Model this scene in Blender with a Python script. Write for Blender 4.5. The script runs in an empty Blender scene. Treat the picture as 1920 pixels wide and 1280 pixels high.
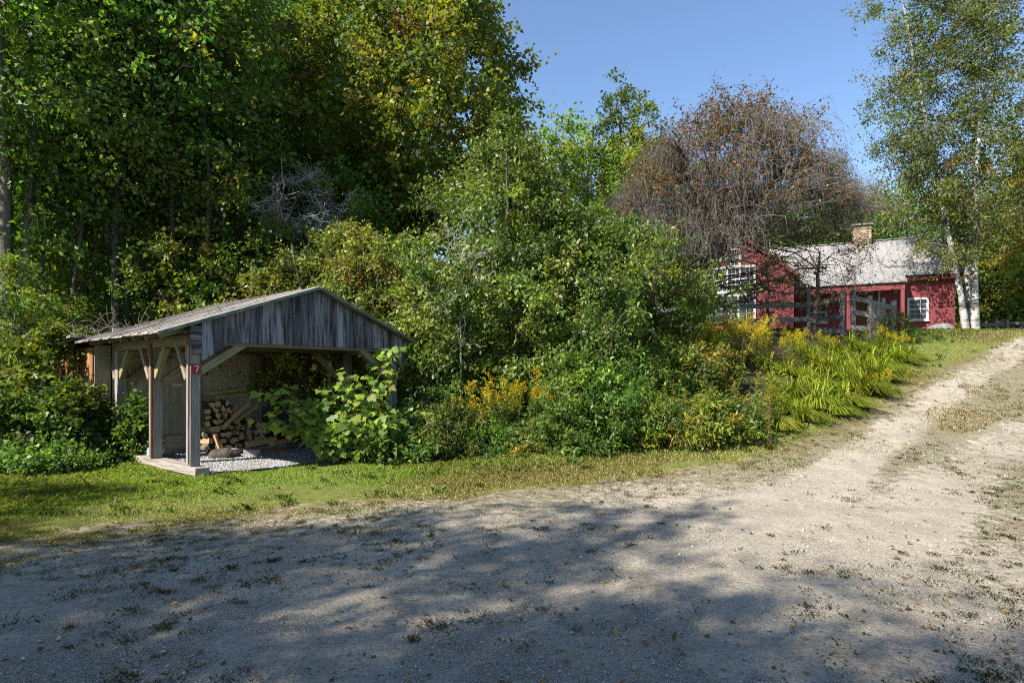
import bpy, bmesh, math, random
import numpy as np
from mathutils import Vector, Matrix
R = math.radians
scn = bpy.context.scene
COL = scn.collection
RNG = np.random.RandomState(11)
random.seed(5)

# ------------------------------------------------------------------ camera model
F, HZ, EYE = 1150.0, 708.0, 1.6
SUN_DIR = np.array([-0.80, -0.60])          # horizontal direction towards the sun
SUN_EL = 42.0

def sstep(a, b, x):
    t = np.clip((x - a) / (b - a), 0, 1)
    return t * t * (3 - 2 * t)

def softplus(x):
    return np.where(x > 20, x, np.log1p(np.exp(np.minimum(x, 20))))

SHED_O = np.array([-5.22, 9.95]); SHED_A = math.atan2(.762, .647)
SHED_C = SHED_O + 2.1 * np.array([.647, .762]) + 2.2 * np.array([-.762, .647])

def h(x, y):
    x = np.asarray(x, float); y = np.asarray(y, float)
    y0 = 10.0 + 0.6 * softplus((4 - x) / .8) * .8
    r = 0.30 * 1.3 * softplus((y - y0) / 1.3) - .004
    g = .16 + .84 * sstep(-8, 1.5, x)
    r = r * g
    cap = 3.30
    k = .35
    e = np.clip(.5 + .5 * (r - cap) / k, 0, 1)
    r = r * (1 - e) + cap * e - k * e * (1 - e)
    d = np.hypot(x - SHED_C[0], y - SHED_C[1])
    r = r * sstep(2.9, 6.0, d)
    r = r * sstep(3.0, 9.0, y)
    und = .02 * np.sin(x * 1.3 + .4 * y) * np.sin(y * 1.1 - .3 * x)
    return r + und * sstep(60, 30, np.abs(y))

def at(px, Y, dz=0.):
    X = (px - 960) / F * Y
    return (X, Y, float(h(X, Y)) + dz)

def G(px, py):
    dx = (px - 960) / F; dz = (HZ - py) / F
    ys = np.concatenate([np.arange(1.5, 45, .02), np.arange(45, 200, .5)])
    zz = EYE + dz * ys - h(dx * ys, ys)
    i = np.argmax(zz <= 0)
    if zz[i] > 0: i = len(ys) - 1
    Y = ys[i]
    return (dx * Y, Y, float(h(dx * Y, Y)))

def zat(py, Y): return EYE + (HZ - py) / F * Y
def P3(px, py, Y): return np.array([(px - 960) / F * Y, Y, zat(py, Y)])

# ------------------------------------------------------------------ objects and tags
def tag(o, label=None, cat=None, group=None, kind=None):
    if label: o['label'] = label
    if cat: o['category'] = cat
    if group: o['group'] = group
    if kind: o['kind'] = kind
    return o

def link(name, me, parent=None):
    o = bpy.data.objects.new(name, me); COL.objects.link(o)
    if parent is not None: o.parent = parent
    return o

def root(name, loc, label, cat, group=None, rotz=0., scale=1.):
    o = bpy.data.objects.new(name, None); COL.objects.link(o)
    o.empty_display_size = .2
    o.location = loc; o.rotation_euler = (0, 0, rotz)
    o.scale = (scale,) * 3 if np.isscalar(scale) else scale
    return tag(o, label, cat, group)

def fast_mesh(name, V, FA, mats, col=None, grain=None, smooth=False):
    """V (n,3), FA (m,k) uniform polygons."""
    V = np.ascontiguousarray(V, np.float32); FA = np.ascontiguousarray(FA, np.int32)
    me = bpy.data.meshes.new(name)
    m, k = FA.shape
    me.vertices.add(len(V)); me.vertices.foreach_set('co', V.ravel())
    me.loops.add(m * k); me.loops.foreach_set('vertex_index', FA.ravel())
    me.polygons.add(m)
    me.polygons.foreach_set('loop_start', np.arange(0, m * k, k, dtype=np.int32))
    if smooth: me.polygons.foreach_set('use_smooth', np.ones(m, bool))
    me.update(calc_edges=True)
    if col is not None:
        a = me.attributes.new('Col', 'FLOAT_COLOR', 'POINT')
        c4 = np.ones((len(V), 4), np.float32); c4[:, :3] = col
        a.data.foreach_set('color', c4.ravel())
    if grain is not None:
        a = me.attributes.new('grain', 'FLOAT_VECTOR', 'POINT')
        a.data.foreach_set('vector', np.ascontiguousarray(grain, np.float32).ravel())
    for mt in (mats if isinstance(mats, (list, tuple)) else [mats]): me.materials.append(mt)
    return me

class MB:
    """collects boxes and prisms as separate-vertex faces with per-piece tint and grain coordinates"""
    def __init__(s): s.v = []; s.f = []; s.c = []; s.g = []
    def add(s, verts, faces, col, grain):
        b = len(s.v)
        s.v += [tuple(map(float, p)) for p in verts]
        s.f += [tuple(b + i for i in f) for f in faces]
        s.c += [tuple(col)] * len(verts); s.g += [tuple(map(float, p)) for p in grain]
    def beam(s, p0, p1, w, d, up=(0, 0, 1), col=(1, 1, 1), j=0.0, taper=1.0):
        """box from p0 to p1; w across (side), d along up"""
        p0 = Vector(p0); p1 = Vector(p1); ax = (p1 - p0); L = ax.length; ax.normalize()
        up = Vector(up)
        if abs(ax.dot(up)) > .98: up = Vector((0, 1, 0)) if abs(ax.y) < .9 else Vector((1, 0, 0))
        sd = ax.cross(up).normalized(); u = sd.cross(ax).normalized()
        off = Vector((random.uniform(0, 50), random.uniform(0, 50), random.uniform(0, 50)))
        vs = []; gs = []
        for t, P in ((0, p0), (1, p1)):
            k = 1 if t == 0 else taper
            for a, b in ((-1, -1), (1, -1), (1, 1), (-1, 1)):
                vs.append(P + sd * (a * w * k / 2 + random.uniform(-j, j)) + u * (b * d * k / 2 + random.uniform(-j, j)))
                gs.append(off + Vector((t * L, a * w / 2, b * d / 2)))
        s.add(vs, [(0, 3, 2, 1), (4, 5, 6, 7), (0, 1, 5, 4), (1, 2, 6, 5), (2, 3, 7, 6), (3, 0, 4, 7)], col, gs)
    def box(s, c0, c1, col=(1, 1, 1), axis=2):
        x0, y0, z0 = c0; x1, y1, z1 = c1
        vs = [(x0, y0, z0), (x1, y0, z0), (x1, y1, z0), (x0, y1, z0), (x0, y0, z1), (x1, y0, z1), (x1, y1, z1), (x0, y1, z1)]
        off = [random.uniform(0, 50) for _ in range(3)]
        o = {0: (0, 1, 2), 1: (1, 0, 2), 2: (2, 0, 1)}[axis]
        gs = [tuple(off[i] + p[o[i]] for i in range(3)) for p in vs]
        s.add(vs, [(0, 3, 2, 1), (4, 5, 6, 7), (0, 1, 5, 4), (1, 2, 6, 5), (2, 3, 7, 6), (3, 0, 4, 7)], col, gs)
    def prism(s, poly, ext, col=(1, 1, 1), axis=2):
        """poly: list of 3-D points (ccw seen from outside), extruded by ext"""
        n = len(poly); e = Vector(ext)
        vs = [Vector(p) for p in poly] + [Vector(p) + e for p in poly]
        off = [random.uniform(0, 50) for _ in range(3)]
        o = {0: (0, 1, 2), 1: (1, 0, 2), 2: (2, 0, 1)}[axis]
        gs = [tuple(off[i] + p[o[i]] for i in range(3)) for p in vs]
        s.add(vs, [tuple(range(n)), tuple(range(2 * n - 1, n - 1, -1))] + [(i, n + i, n + (i + 1) % n, (i + 1) % n) for i in range(n)], col, gs)
    def mesh(s, name, mat, bevel=0):
        me = bpy.data.meshes.new(name)
        me.from_pydata(s.v, [], s.f); me.update()
        a = me.attributes.new('Col', 'FLOAT_COLOR', 'POINT')
        for i, c in enumerate(s.c): a.data[i].color = (c[0], c[1], c[2], 1)
        a = me.attributes.new('grain', 'FLOAT_VECTOR', 'POINT')
        for i, c in enumerate(s.g): a.data[i].vector = c
        me.materials.append(mat)
        bm = bmesh.new(); bm.from_mesh(me); bmesh.ops.recalc_face_normals(bm, faces=bm.faces); bm.to_mesh(me); bm.free()
        return me
    def build(s, name, mat, parent=None, bevel=0.):
        o = link(name, s.mesh(name, mat), parent)
        if bevel:
            m = o.modifiers.new('bevel', 'BEVEL'); m.width = bevel; m.segments = 1; m.limit_method = 'ANGLE'
        return o

# ------------------------------------------------------------------ materials
def mat(name):
    m = bpy.data.materials.new(name); m.use_nodes = True
    nt = m.node_tree; nt.nodes.clear()
    return m, nt.nodes, nt.links

def N(ns, t, **kw):
    n = ns.new(t)
    for k, v in kw.items():
        if k in n.inputs: n.inputs[k].default_value = v
        else: setattr(n, k, v)
    return n

def ramp(ns, stops, interp='LINEAR'):
    n = ns.new('ShaderNodeValToRGB'); r = n.color_ramp; r.interpolation = interp
    while len(r.elements) < len(stops): r.elements.new(.5)
    for e, (p, c) in zip(r.elements, stops):
        e.position = p; e.color = (*c, 1) if len(c) == 3 else c
    return n

def mixc(ns, ls, a, b, fac, mode='MIX'):
    n = ns.new('ShaderNodeMix'); n.data_type = 'RGBA'; n.blend_type = mode
    for sock, v in ((n.inputs[6], a), (n.inputs[7], b), (n.inputs[0], fac)):
        if hasattr(v, 'is_linked'): ls.new(v, sock)
        elif np.isscalar(v): sock.default_value = v
        else: sock.default_value = (*v, 1)
    return n.outputs[2]

def math_n(ns, ls, op, a, b=None, c=None, clamp=False):
    n = ns.new('ShaderNodeMath'); n.operation = op; n.use_clamp = clamp
    for i, v in enumerate((a, b, c)):
        if v is None: continue
        if hasattr(v, 'is_linked'): ls.new(v, n.inputs[i])
        else: n.inputs[i].default_value = v
    return n.outputs[0]

def leaf_mat(name, trans=.42, gloss=.07, rough=.38, vary=.25, ty=(1.17, 1.17, .5)):
    m, ns, ls = mat(name)
    at_ = N(ns, 'ShaderNodeAttribute', attribute_name='Col')
    oi = N(ns, 'ShaderNodeObjectInfo')
    hs = N(ns, 'ShaderNodeHueSaturation')
    ls.new(at_.outputs['Color'], hs.inputs['Color'])
    mr = N(ns, 'ShaderNodeMapRange'); ls.new(oi.outputs['Random'], mr.inputs['Value'])
    mr.inputs['To Min'].default_value = 1 - vary; mr.inputs['To Max'].default_value = 1 + vary
    ls.new(mr.outputs[0], hs.inputs['Value'])
    mr2 = N(ns, 'ShaderNodeMapRange'); ls.new(oi.outputs['Random'], mr2.inputs['Value'])
    mr2.inputs['To Min'].default_value = .5 - .07 * vary; mr2.inputs['To Max'].default_value = .5 + .07 * vary
    ls.new(mr2.outputs[0], hs.inputs['Hue'])
    d = N(ns, 'ShaderNodeBsdfDiffuse'); ls.new(hs.outputs[0], d.inputs['Color'])
    t = N(ns, 'ShaderNodeBsdfTranslucent')
    tc = mixc(ns, ls, hs.outputs[0], ty, 1.0, 'MULTIPLY'); ls.new(tc, t.inputs['Color'])
    mx = N(ns, 'ShaderNodeMixShader'); mx.inputs[0].default_value = trans
    ls.new(d.outputs[0], mx.inputs[1]); ls.new(t.outputs[0], mx.inputs[2])
    g = N(ns, 'ShaderNodeBsdfGlossy'); g.inputs['Roughness'].default_value = rough; g.inputs['Color'].default_value = (.9, .95, 1, 1)
    mx2 = N(ns, 'ShaderNodeMixShader'); mx2.inputs[0].default_value = gloss
    ls.new(mx.outputs[0], mx2.inputs[1]); ls.new(g.outputs[0], mx2.inputs[2])
    o = N(ns, 'ShaderNodeOutputMaterial'); ls.new(mx2.outputs[0], o.inputs['Surface'])
    return m

def std(name, colour_fn, rough=.85, bump_fn=None, bump=.3, dist=.01, spec=.3, metallic=0.):
    m, ns, ls = mat(name)
    b = N(ns, 'ShaderNodeBsdfPrincipled'); b.inputs['Roughness'].default_value = rough
    b.inputs['Specular IOR Level'].default_value = spec; b.inputs['Metallic'].default_value = metallic
    c = colour_fn(ns, ls)
    if hasattr(c, 'is_linked'): ls.new(c, b.inputs['Base Color'])
    else: b.inputs['Base Color'].default_value = (*c, 1)
    if bump_fn:
        bp = N(ns, 'ShaderNodeBump'); bp.inputs['Strength'].default_value = bump; bp.inputs['Distance'].default_value = dist
        ls.new(bump_fn(ns, ls), bp.inputs['Height']); ls.new(bp.outputs[0], b.inputs['Normal'])
    o = N(ns, 'ShaderNodeOutputMaterial'); ls.new(b.outputs[0], o.inputs['Surface'])
    return m

def noise(ns, ls, scale, detail=4, vec=None, stretch=None, rough=.55, src='Object'):
    n = N(ns, 'ShaderNodeTexNoise'); n.inputs['Scale'].default_value = scale; n.inputs['Detail'].default_value = detail
    n.inputs['Roughness'].default_value = rough
    if vec is None:
        tc = N(ns, 'ShaderNodeTexCoord'); vec = tc.outputs[src]
    if stretch is not None:
        mp = N(ns, 'ShaderNodeMapping'); mp.inputs['Scale'].default_value = stretch
        ls.new(vec, mp.inputs['Vector']); vec = mp.outputs[0]
    ls.new(vec, n.inputs['Vector'])
    return n.outputs['Fac']

def grain_vec(ns):
    return N(ns, 'ShaderNodeAttribute', attribute_name='grain').outputs['Vector']

def wood_mat(name, dark, light, streak=(.02, .02, .022), streak_amt=.5, moss=None, rough=.85, smin=.52, smax=.68):
    def cf(ns, ls):
        g = grain_vec(ns)
        f = noise(ns, ls, 1, 5, g, (2.2, 55, 55), .65)
        r = ramp(ns, [(.3, dark), (.7, light)]); ls.new(f, r.inputs[0])
        s = noise(ns, ls, 1, 5, g, (1.5, 17, 17), .65)
        sr = ramp(ns, [(smin, (0, 0, 0)), (smax, (1, 1, 1))]); ls.new(s, sr.inputs[0])
        sa = math_n(ns, ls, 'MULTIPLY', sr.outputs[0], streak_amt)
        c = mixc(ns, ls, r.outputs[0], streak, sa)
        if moss:
            mm = noise(ns, ls, 3.2, 4)
            mr = ramp(ns, [(.5, (0, 0, 0)), (.68, (1, 1, 1))]); ls.new(mm, mr.inputs[0])
            c = mixc(ns, ls, c, moss, math_n(ns, ls, 'MULTIPLY', mr.outputs[0], .55))
        a = N(ns, 'ShaderNodeAttribute', attribute_name='Col')
        return mixc(ns, ls, c, a.outputs['Color'], 1.0, 'MULTIPLY')
    def bf(ns, ls): return noise(ns, ls, 1, 4, grain_vec(ns), (1.2, 60, 60), .6)
    return std(name, cf, rough, bf, .6, .006, .25)

def tint_mat(name, rough=.8, spec=.25, var=.25, scale=6, bump=.0):
    def cf(ns, ls):
        a = N(ns, 'ShaderNodeAttribute', attribute_name='Col')
        f = noise(ns, ls, scale, 4)
        r = ramp(ns, [(.3, (1 - var,) * 3), (.7, (1 + var,) * 3)]); ls.new(f, r.inputs[0])
        return mixc(ns, ls, a.outputs['Color'], r.outputs[0], 1.0, 'MULTIPLY')
    return std(name, cf, rough, (lambda ns, ls: noise(ns, ls, scale * 6, 4)) if bump else None, bump, .01, spec)

M = {}
M['leaf'] = leaf_mat('leaf_matte', .48, .02, .5)
M['leaf_gloss'] = leaf_mat('leaf_glossy', .40, .028, .5, .10)
M['needle'] = leaf_mat('needle_leaf', .15, .03, .5)
M['blade'] = leaf_mat('blade_leaf', .42, .018, .5, .12)
M['grass'] = leaf_mat('lawn_blade', .35, .03, .5, 0.)
M['petal'] = leaf_mat('petal', .3, .0, .6, .06, (1.2, 1.05, .6))
def bark_c(a, b):
    def cf(ns, ls):
        f = noise(ns, ls, 5, 6, None, (3, 3, .7), .65)
        r = ramp(ns, [(.35, a), (.65, b)]); ls.new(f, r.inputs[0])
        return r.outputs[0]
    return cf
bark_b = lambda ns, ls: noise(ns, ls, 8, 5, None, (3, 3, .6), .65)
M['bark'] = std('bark_grey_brown', bark_c((.07, .06, .05), (.20, .175, .15)), .9, bark_b, .8, .03)
M['bark_dark'] = std('bark_dark', bark_c((.03, .026, .022), (.10, .085, .07)), .9, bark_b, .8, .03)
M['twig'] = std('twig_grey', bark_c((.07, .06, .048), (.175, .155, .13)), .8)
M['twig_pale'] = std('twig_silver', bark_c((.24, .23, .22), (.48, .46, .44)), .8)
def birch_c(ns, ls):
    f = noise(ns, ls, 1, 4, None, (5, 5, 26), .6)
    r = ramp(ns, [(.38, (.05, .045, .04)), (.48, (.40, .385, .37))]); ls.new(f, r.inputs[0])
    f2 = noise(ns, ls, 1.3, 4)
    r2 = ramp(ns, [(.38, (.25, .23, .22)), (.5, (1, 1, 1))]); ls.new(f2, r2.inputs[0])
    return mixc(ns, ls, r.outputs[0], r2.outputs[0], 1.0, 'MULTIPLY')
M['birch'] = std('bark_birch', birch_c, .7, lambda ns, ls: noise(ns, ls, 1, 4, None, (5, 5, 26)), .3, .01)
M['wood_grey'] = wood_mat('wood_weathered_grey', (.15, .135, .125), (.36, .335, .31), streak_amt=.45, moss=None)
M['wood_beam'] = wood_mat('wood_weathered_mossy', (.13, .115, .09), (.32, .29, .23), streak_amt=.4, moss=(.15, .16, .06))
M['wood_gable'] = wood_mat('wood_weathered_dark', (.15, .15, .17), (.34, .34, .38), (.02, .02, .024), .85, None, .85, .44, .60)
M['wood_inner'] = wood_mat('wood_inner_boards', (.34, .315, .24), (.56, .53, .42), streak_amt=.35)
M['red_beam'] = std('red_painted_beam', lambda ns, ls: (.42, .10, .06), .8)
M['wood_tan'] = wood_mat('wood_fresh_tan', (.30, .20, .10), (.55, .40, .22), (.14, .09, .045), .5)
M['wood_brown'] = wood_mat('wood_orange_brown', (.22, .10, .045), (.46, .25, .12), (.07, .04, .03), .5)
M['wood_fence'] = wood_mat('wood_fence_grey', (.11, .105, .10), (.30, .29, .28), streak_amt=.5)
def roof_c(ns, ls):
    g = grain_vec(ns)
    f = noise(ns, ls, 1, 5, g, (1.0, 12, 12), .6)
    r = ramp(ns, [(.3, (.20, .175, .15)), (.5, (.38, .35, .31)), (.72, (.56, .52, .47))]); ls.new(f, r.inputs[0])
    f2 = noise(ns, ls, 9, 5)
    r2 = ramp(ns, [(.55, (1, 1, 1)), (.66, (.32, .26, .18))]); ls.new(f2, r2.inputs[0])
    a = N(ns, 'ShaderNodeAttribute', attribute_name='Col')
    return mixc(ns, ls, mixc(ns, ls, r.outputs[0], r2.outputs[0], 1., 'MULTIPLY'), a.outputs['Color'], 1., 'MULTIPLY')
M['shed_roof'] = std('shed_roofing', roof_c, .8, lambda ns, ls: noise(ns, ls, 1, 4, grain_vec(ns), (1.5, 14, 14)), .5, .01)
def trim_c(ns, ls):
    f = noise(ns, ls, 7, 4); r = ramp(ns, [(.35, (.07, .095, .085)), (.55, (.13, .17, .15)), (.68, (.22, .21, .18))]); ls.new(f, r.inputs[0]); return r.outputs[0]
M['green_trim'] = std('green_trim', trim_c, .6)
def red_c(ns, ls):
    a = N(ns, 'ShaderNodeAttribute', attribute_name='Col')
    f = noise(ns, ls, 1, 5, grain_vec(ns), (.8, 18, 18))
    r = ramp(ns, [(.3, (.145, .031, .035)), (.7, (.22, .052, .057))]); ls.new(f, r.inputs[0])
    return mixc(ns, ls, r.outputs[0], a.outputs['Color'], 1., 'MULTIPLY')
M['red'] = std('red_siding', red_c, .75)
def redsign_c(ns, ls):
    f = noise(ns, ls, 30, 4); r = ramp(ns, [(.35, (.18, .025, .022)), (.65, (.30, .045, .04))]); ls.new(f, r.inputs[0]); return r.outputs[0]
M['red_sign'] = std('red_painted_plate', redsign_c, .7)
def white_c(ns, ls):
    f = noise(ns, ls, 5, 4); r = ramp(ns, [(.3, (.38, .38, .39)), (.6, (.52, .52, .52))]); ls.new(f, r.inputs[0]); return r.outputs[0]
M['white'] = std('white_paint', white_c, .55)
def mroof_c(ns, ls):
    g = grain_vec(ns)
    f = noise(ns, ls, 1, 5, g, (.45, 5, 5), .6)
    r = ramp(ns, [(.25, (.18, .176, .172)), (.5, (.245, .24, .234)), (.7, (.295, .288, .28))]); ls.new(f, r.inputs[0])
    s = noise(ns, ls, 1, 4, g, (.35, 4.5, 4.5), .6)
    sr = ramp(ns, [(.66, (0, 0, 0)), (.74, (1, 1, 1))]); ls.new(s, sr.inputs[0])
    return mixc(ns, ls, r.outputs[0], (.42, .20, .09), math_n(ns, ls, 'MULTIPLY', sr.outputs[0], .8))
M['metal_roof'] = std('white_metal_roof', mroof_c, .5, None, spec=.4)
m, ns, ls = mat('window_glass')
b = N(ns, 'ShaderNodeBsdfPrincipled'); b.inputs['Base Color'].default_value = (.035, .04, .05, 1); b.inputs['Roughness'].default_value = .12
b.inputs['Specular IOR Level'].default_value = .16
bp = N(ns, 'ShaderNodeBump'); bp.inputs['Strength'].default_value = .05; bp.inputs['Distance'].default_value = .05
ls.new(noise(ns, ls, 2.5, 2), bp.inputs['Height']); ls.new(bp.outputs[0], b.inputs['Normal'])
o = N(ns, 'ShaderNodeOutputMaterial'); ls.new(b.outputs[0], o.inputs['Surface']); M['glass'] = m
def stone_c(ns, ls):
    tc = N(ns, 'ShaderNodeTexCoord')
    mp = N(ns, 'ShaderNodeMapping'); mp.inputs['Scale'].default_value = (5, 5, 9); ls.new(tc.outputs['Object'], mp.inputs[0])
    v = N(ns, 'ShaderNodeTexVoronoi'); v.inputs['Scale'].default_value = 1.; ls.new(mp.outputs[0], v.inputs['Vector'])
    e = N(ns, 'ShaderNodeTexVoronoi'); e.feature = 'DISTANCE_TO_EDGE'; e.inputs['Scale'].default_value = 1.; ls.new(mp.outputs[0], e.inputs['Vector'])
    r = ramp(ns, [(.0, (.42, .33, .22)), (.5, (.30, .20, .12)), (1, (.50, .42, .32))])
    sp = N(ns, 'ShaderNodeSeparateColor'); ls.new(v.outputs['Color'], sp.inputs[0]); ls.new(sp.outputs[0], r.inputs[0])
    er = ramp(ns, [(.04, (0, 0, 0)), (.1, (1, 1, 1))]); ls.new(e.outputs['Distance'], er.inputs[0])
    return mixc(ns, ls, (.10, .085, .07), r.outputs[0], er.outputs[0])
M['stone'] = std('field_stone', stone_c, .9)
def rock_c(ns, ls):
    f = noise(ns, ls, 6, 6); r = ramp(ns, [(.3, (.10, .097, .092)), (.55, (.18, .175, .17)), (.7, (.25, .245, .235))]); ls.new(f, r.inputs[0]); return r.outputs[0]
M['rock'] = std('granite', rock_c, .9, lambda ns, ls: noise(ns, ls, 12, 6), .5, .03)
M['pebble'] = tint_mat('pebble', .85, .3, .2, 40)
M['tint'] = tint_mat('tinted_wood', .85, .2, .3, 14, .5)
M['black'] = std('dark_interior', lambda ns, ls: (.012, .012, .013), .6)
M['bag'] = std('plastic_bag', lambda ns, ls: (.42, .50, .62), .35, lambda ns, ls: noise(ns, ls, 20, 4), .8, .02)
M['metal'] = std('galvanised', lambda ns, ls: (.45, .42, .36), .45, metallic=.8)

# ground: one material for the ground sheet and the driveway sheet, told apart by baked masks
def ground_c(ns, ls):
    a = N(ns, 'ShaderNodeAttribute', attribute_name='Mask')
    sp = N(ns, 'ShaderNodeSeparateColor'); ls.new(a.outputs['Color'], sp.inputs[0])
    n1 = noise(ns, ls, 1.6, 6, rough=.65); n2 = noise(ns, ls, 9, 5, rough=.65); n3 = noise(ns, ls, 34, 7, rough=.8); n4 = noise(ns, ls, .45, 3)
    # gravel colour
    gr = ramp(ns, [(.34, (.165, .142, .112)), (.47, (.31, .279, .228)), (.56, (.38, .345, .285)), (.68, (.49, .452, .382))]); ls.new(n3, gr.inputs[0])
    gv = ramp(ns, [(.3, (.74, .72, .69)), (.65, (1.10, 1.08, 1.05))]); ls.new(n1, gv.inputs[0])
    gravel = mixc(ns, ls, gr.outputs[0], gv.outputs[0], 1., 'MULTIPLY')
    # dirt patches
    dr = ramp(ns, [(.35, (.17, .125, .08)), (.65, (.32, .25, .175))]); ls.new(n2, dr.inputs[0])
    # soil under grass
    gs = ramp(ns, [(.3, (.08, .10, .022)), (.55, (.14, .16, .035)), (.7, (.21, .19, .07))]); ls.new(n2, gs.inputs[0])
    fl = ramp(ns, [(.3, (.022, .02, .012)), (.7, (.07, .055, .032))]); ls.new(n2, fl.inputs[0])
    # edge masks with noise
    e = math_n(ns, ls, 'ADD', sp.outputs[0], math_n(ns, ls, 'MULTIPLY', math_n(ns, ls, 'SUBTRACT', n2, .5), 1.1))
    e = math_n(ns, ls, 'ADD', e, math_n(ns, ls, 'MULTIPLY', math_n(ns, ls, 'SUBTRACT', n1, .5), .9))
    r1 = ramp(ns, [(.30, (0, 0, 0)), (.46, (1, 1, 1))]); ls.new(e, r1.inputs[0])
    r2 = ramp(ns, [(.50, (0, 0, 0)), (.74, (1, 1, 1))]); ls.new(e, r2.inputs[0])
    c = mixc(ns, ls, gs.outputs[0], dr.outputs[0], r1.outputs[0])
    c = mixc(ns, ls, c, gravel, r2.outputs[0])
    # patchy weeds / dirt in the driveway where G is high
    n5 = noise(ns, ls, 6.5, 6, rough=.75)
    pe = math_n(ns, ls, 'ADD', math_n(ns, ls, 'MULTIPLY', sp.outputs[1], .26), math_n(ns, ls, 'MULTIPLY', n5, .85))
    pe = math_n(ns, ls, 'ADD', pe, math_n(ns, ls, 'MULTIPLY', math_n(ns, ls, 'SUBTRACT', n4, .5), .3))
    pr = ramp(ns, [(.565, (0, 0, 0)), (.62, (1, 1, 1))]); ls.new(pe, pr.inputs[0])
    wr = ramp(ns, [(.4, (.15, .115, .065)), (.6, (.115, .115, .045))]); ls.new(n1, wr.inputs[0])
    c = mixc(ns, ls, c, wr.outputs[0], math_n(ns, ls, 'MULTIPLY', pr.outputs[0], .66))
    fv = ramp(ns, [(.36, (.55, .55, .55)), (.5, (1, 1, 1)), (.66, (1.35, 1.33, 1.3))]); ls.new(n3, fv.inputs[0])
    c = mixc(ns, ls, c, mixc(ns, ls, c, fv.outputs[0], 1., 'MULTIPLY'), math_n(ns, ls, 'MULTIPLY', pr.outputs[0], 1.0))
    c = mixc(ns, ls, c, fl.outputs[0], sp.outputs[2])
    return c
def ground_b(ns, ls):
    return math_n(ns, ls, 'ADD', noise(ns, ls, 34, 7, rough=.8), math_n(ns, ls, 'MULTIPLY', noise(ns, ls, 7, 5), 1.6))
M['ground'] = std('ground_cover', ground_c, .95, ground_b, 1.0, .016, .15)
def floor_c(ns, ls):
    f = noise(ns, ls, 45, 4, rough=.7); r = ramp(ns, [(.3, (.14, .14, .145)), (.7, (.33, .33, .34))]); ls.new(f, r.inputs[0]); return r.outputs[0]
M['shed_floor'] = std('crushed_stone', floor_c, .95, lambda ns, ls: noise(ns, ls, 50, 5), .8, .02)

# ------------------------------------------------------------------ tubes, branches, leaves
def unit(v):
    return v / np.maximum(np.linalg.norm(v, axis=-1, keepdims=True), 1e-9)

class Tubes:
    def __init__(s): s.V = []; s.Fq = []; s.n = 0
    def add(s, pts, rad, k=5):
        pts = np.asarray(pts, float); n = len(pts); rad = np.asarray(rad, float)
        t = unit(np.gradient(pts, axis=0))
        ref = np.array([.31, .9, .29]) if abs(t[0] @ np.array([.31, .9, .29])) < .85 else np.array([1., .1, .2])
        a = unit(np.cross(t, ref)); b = np.cross(t, a)
        an = np.linspace(0, 2 * np.pi, k, endpoint=False)
        ring = pts[:, None] + rad[:, None, None] * (np.cos(an)[None, :, None] * a[:, None] + np.sin(an)[None, :, None] * b[:, None])
        s.V.append(ring.reshape(-1, 3))
        i = np.arange(n - 1)[:, None] * k; j = np.arange(k)[None]; j2 = (j + 1) % k
        f = np.stack([i + j, i + j2, i + k + j2, i + k + j], -1).reshape(-1, 4) + s.n
        s.Fq.append(f); s.n += n * k
    def mesh(s, name, m, col=None):
        V = np.concatenate(s.V)
        return fast_mesh(name, V, np.concatenate(s.Fq), m, col=np.tile(np.array(col), (len(V), 1)) if col is not None else None, smooth=True)

def curve(p0, p1, n, lift, wob, rng, p0dir=None):
    t = np.linspace(0, 1, n)[:, None]
    p0 = np.asarray(p0, float); p1 = np.asarray(p1, float); L = np.linalg.norm(p1 - p0)
    mid = (p0 + p1) / 2 + np.array([0, 0, lift * L])
    if p0dir is not None: mid = mid + p0dir * L * .25
    pts = (1 - t) ** 2 * p0 + 2 * t * (1 - t) * mid + t * t * p1
    w = rng.normal(0, wob * L, (n, 3)); w[0] = 0; w[-1] = 0
    return pts + w

def leaves_mesh(name, P, T, Nn, L, W, C, m, fold=.18, hexa=False):
    n = len(P)
    L = np.broadcast_to(np.asarray(L, float), (n,))[:, None]; W = np.broadcast_to(np.asarray(W, float), (n,))[:, None]
    T = unit(T); B = unit(np.cross(Nn, T)); Nn = np.cross(T, B)
    if not hexa:
        V = np.stack([P, P + T * L * .45 + B * W * .5 + Nn * W * fold, P + T * L - Nn * L * .10, P + T * L * .45 - B * W * .5 + Nn * W * fold], 1)
        k = 4
    else:
        V = np.stack([P, P + T * L * .28 + B * W * .46 + Nn * W * fold, P + T * L * .66 + B * W * .36 + Nn * W * fold * .6,
                      P + T * L - Nn * L * .14, P + T * L * .66 - B * W * .36 + Nn * W * fold * .6, P + T * L * .28 - B * W * .46 + Nn * W * fold], 1)
        k = 6
    FA = np.arange(n * k).reshape(n, k)
    return fast_mesh(name, V.reshape(-1, 3), FA, m, col=np.repeat(C, k, axis=0))

LEAFK = np.array([1.53, 1.47, 1.12])
def pick_pal(rng, n, pal, jit=.12):
    cols = np.array([p[0] for p in pal], float); w = np.array([p[1] for p in pal], float); w /= w.sum()
    c = cols[rng.choice(len(cols), n, p=w)]
    return np.clip(LEAFK * c * (1 + rng.normal(0, jit, (n, 1))) * (1 + rng.normal(0, jit * .4, (n, 3))), .002, 1)

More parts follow.
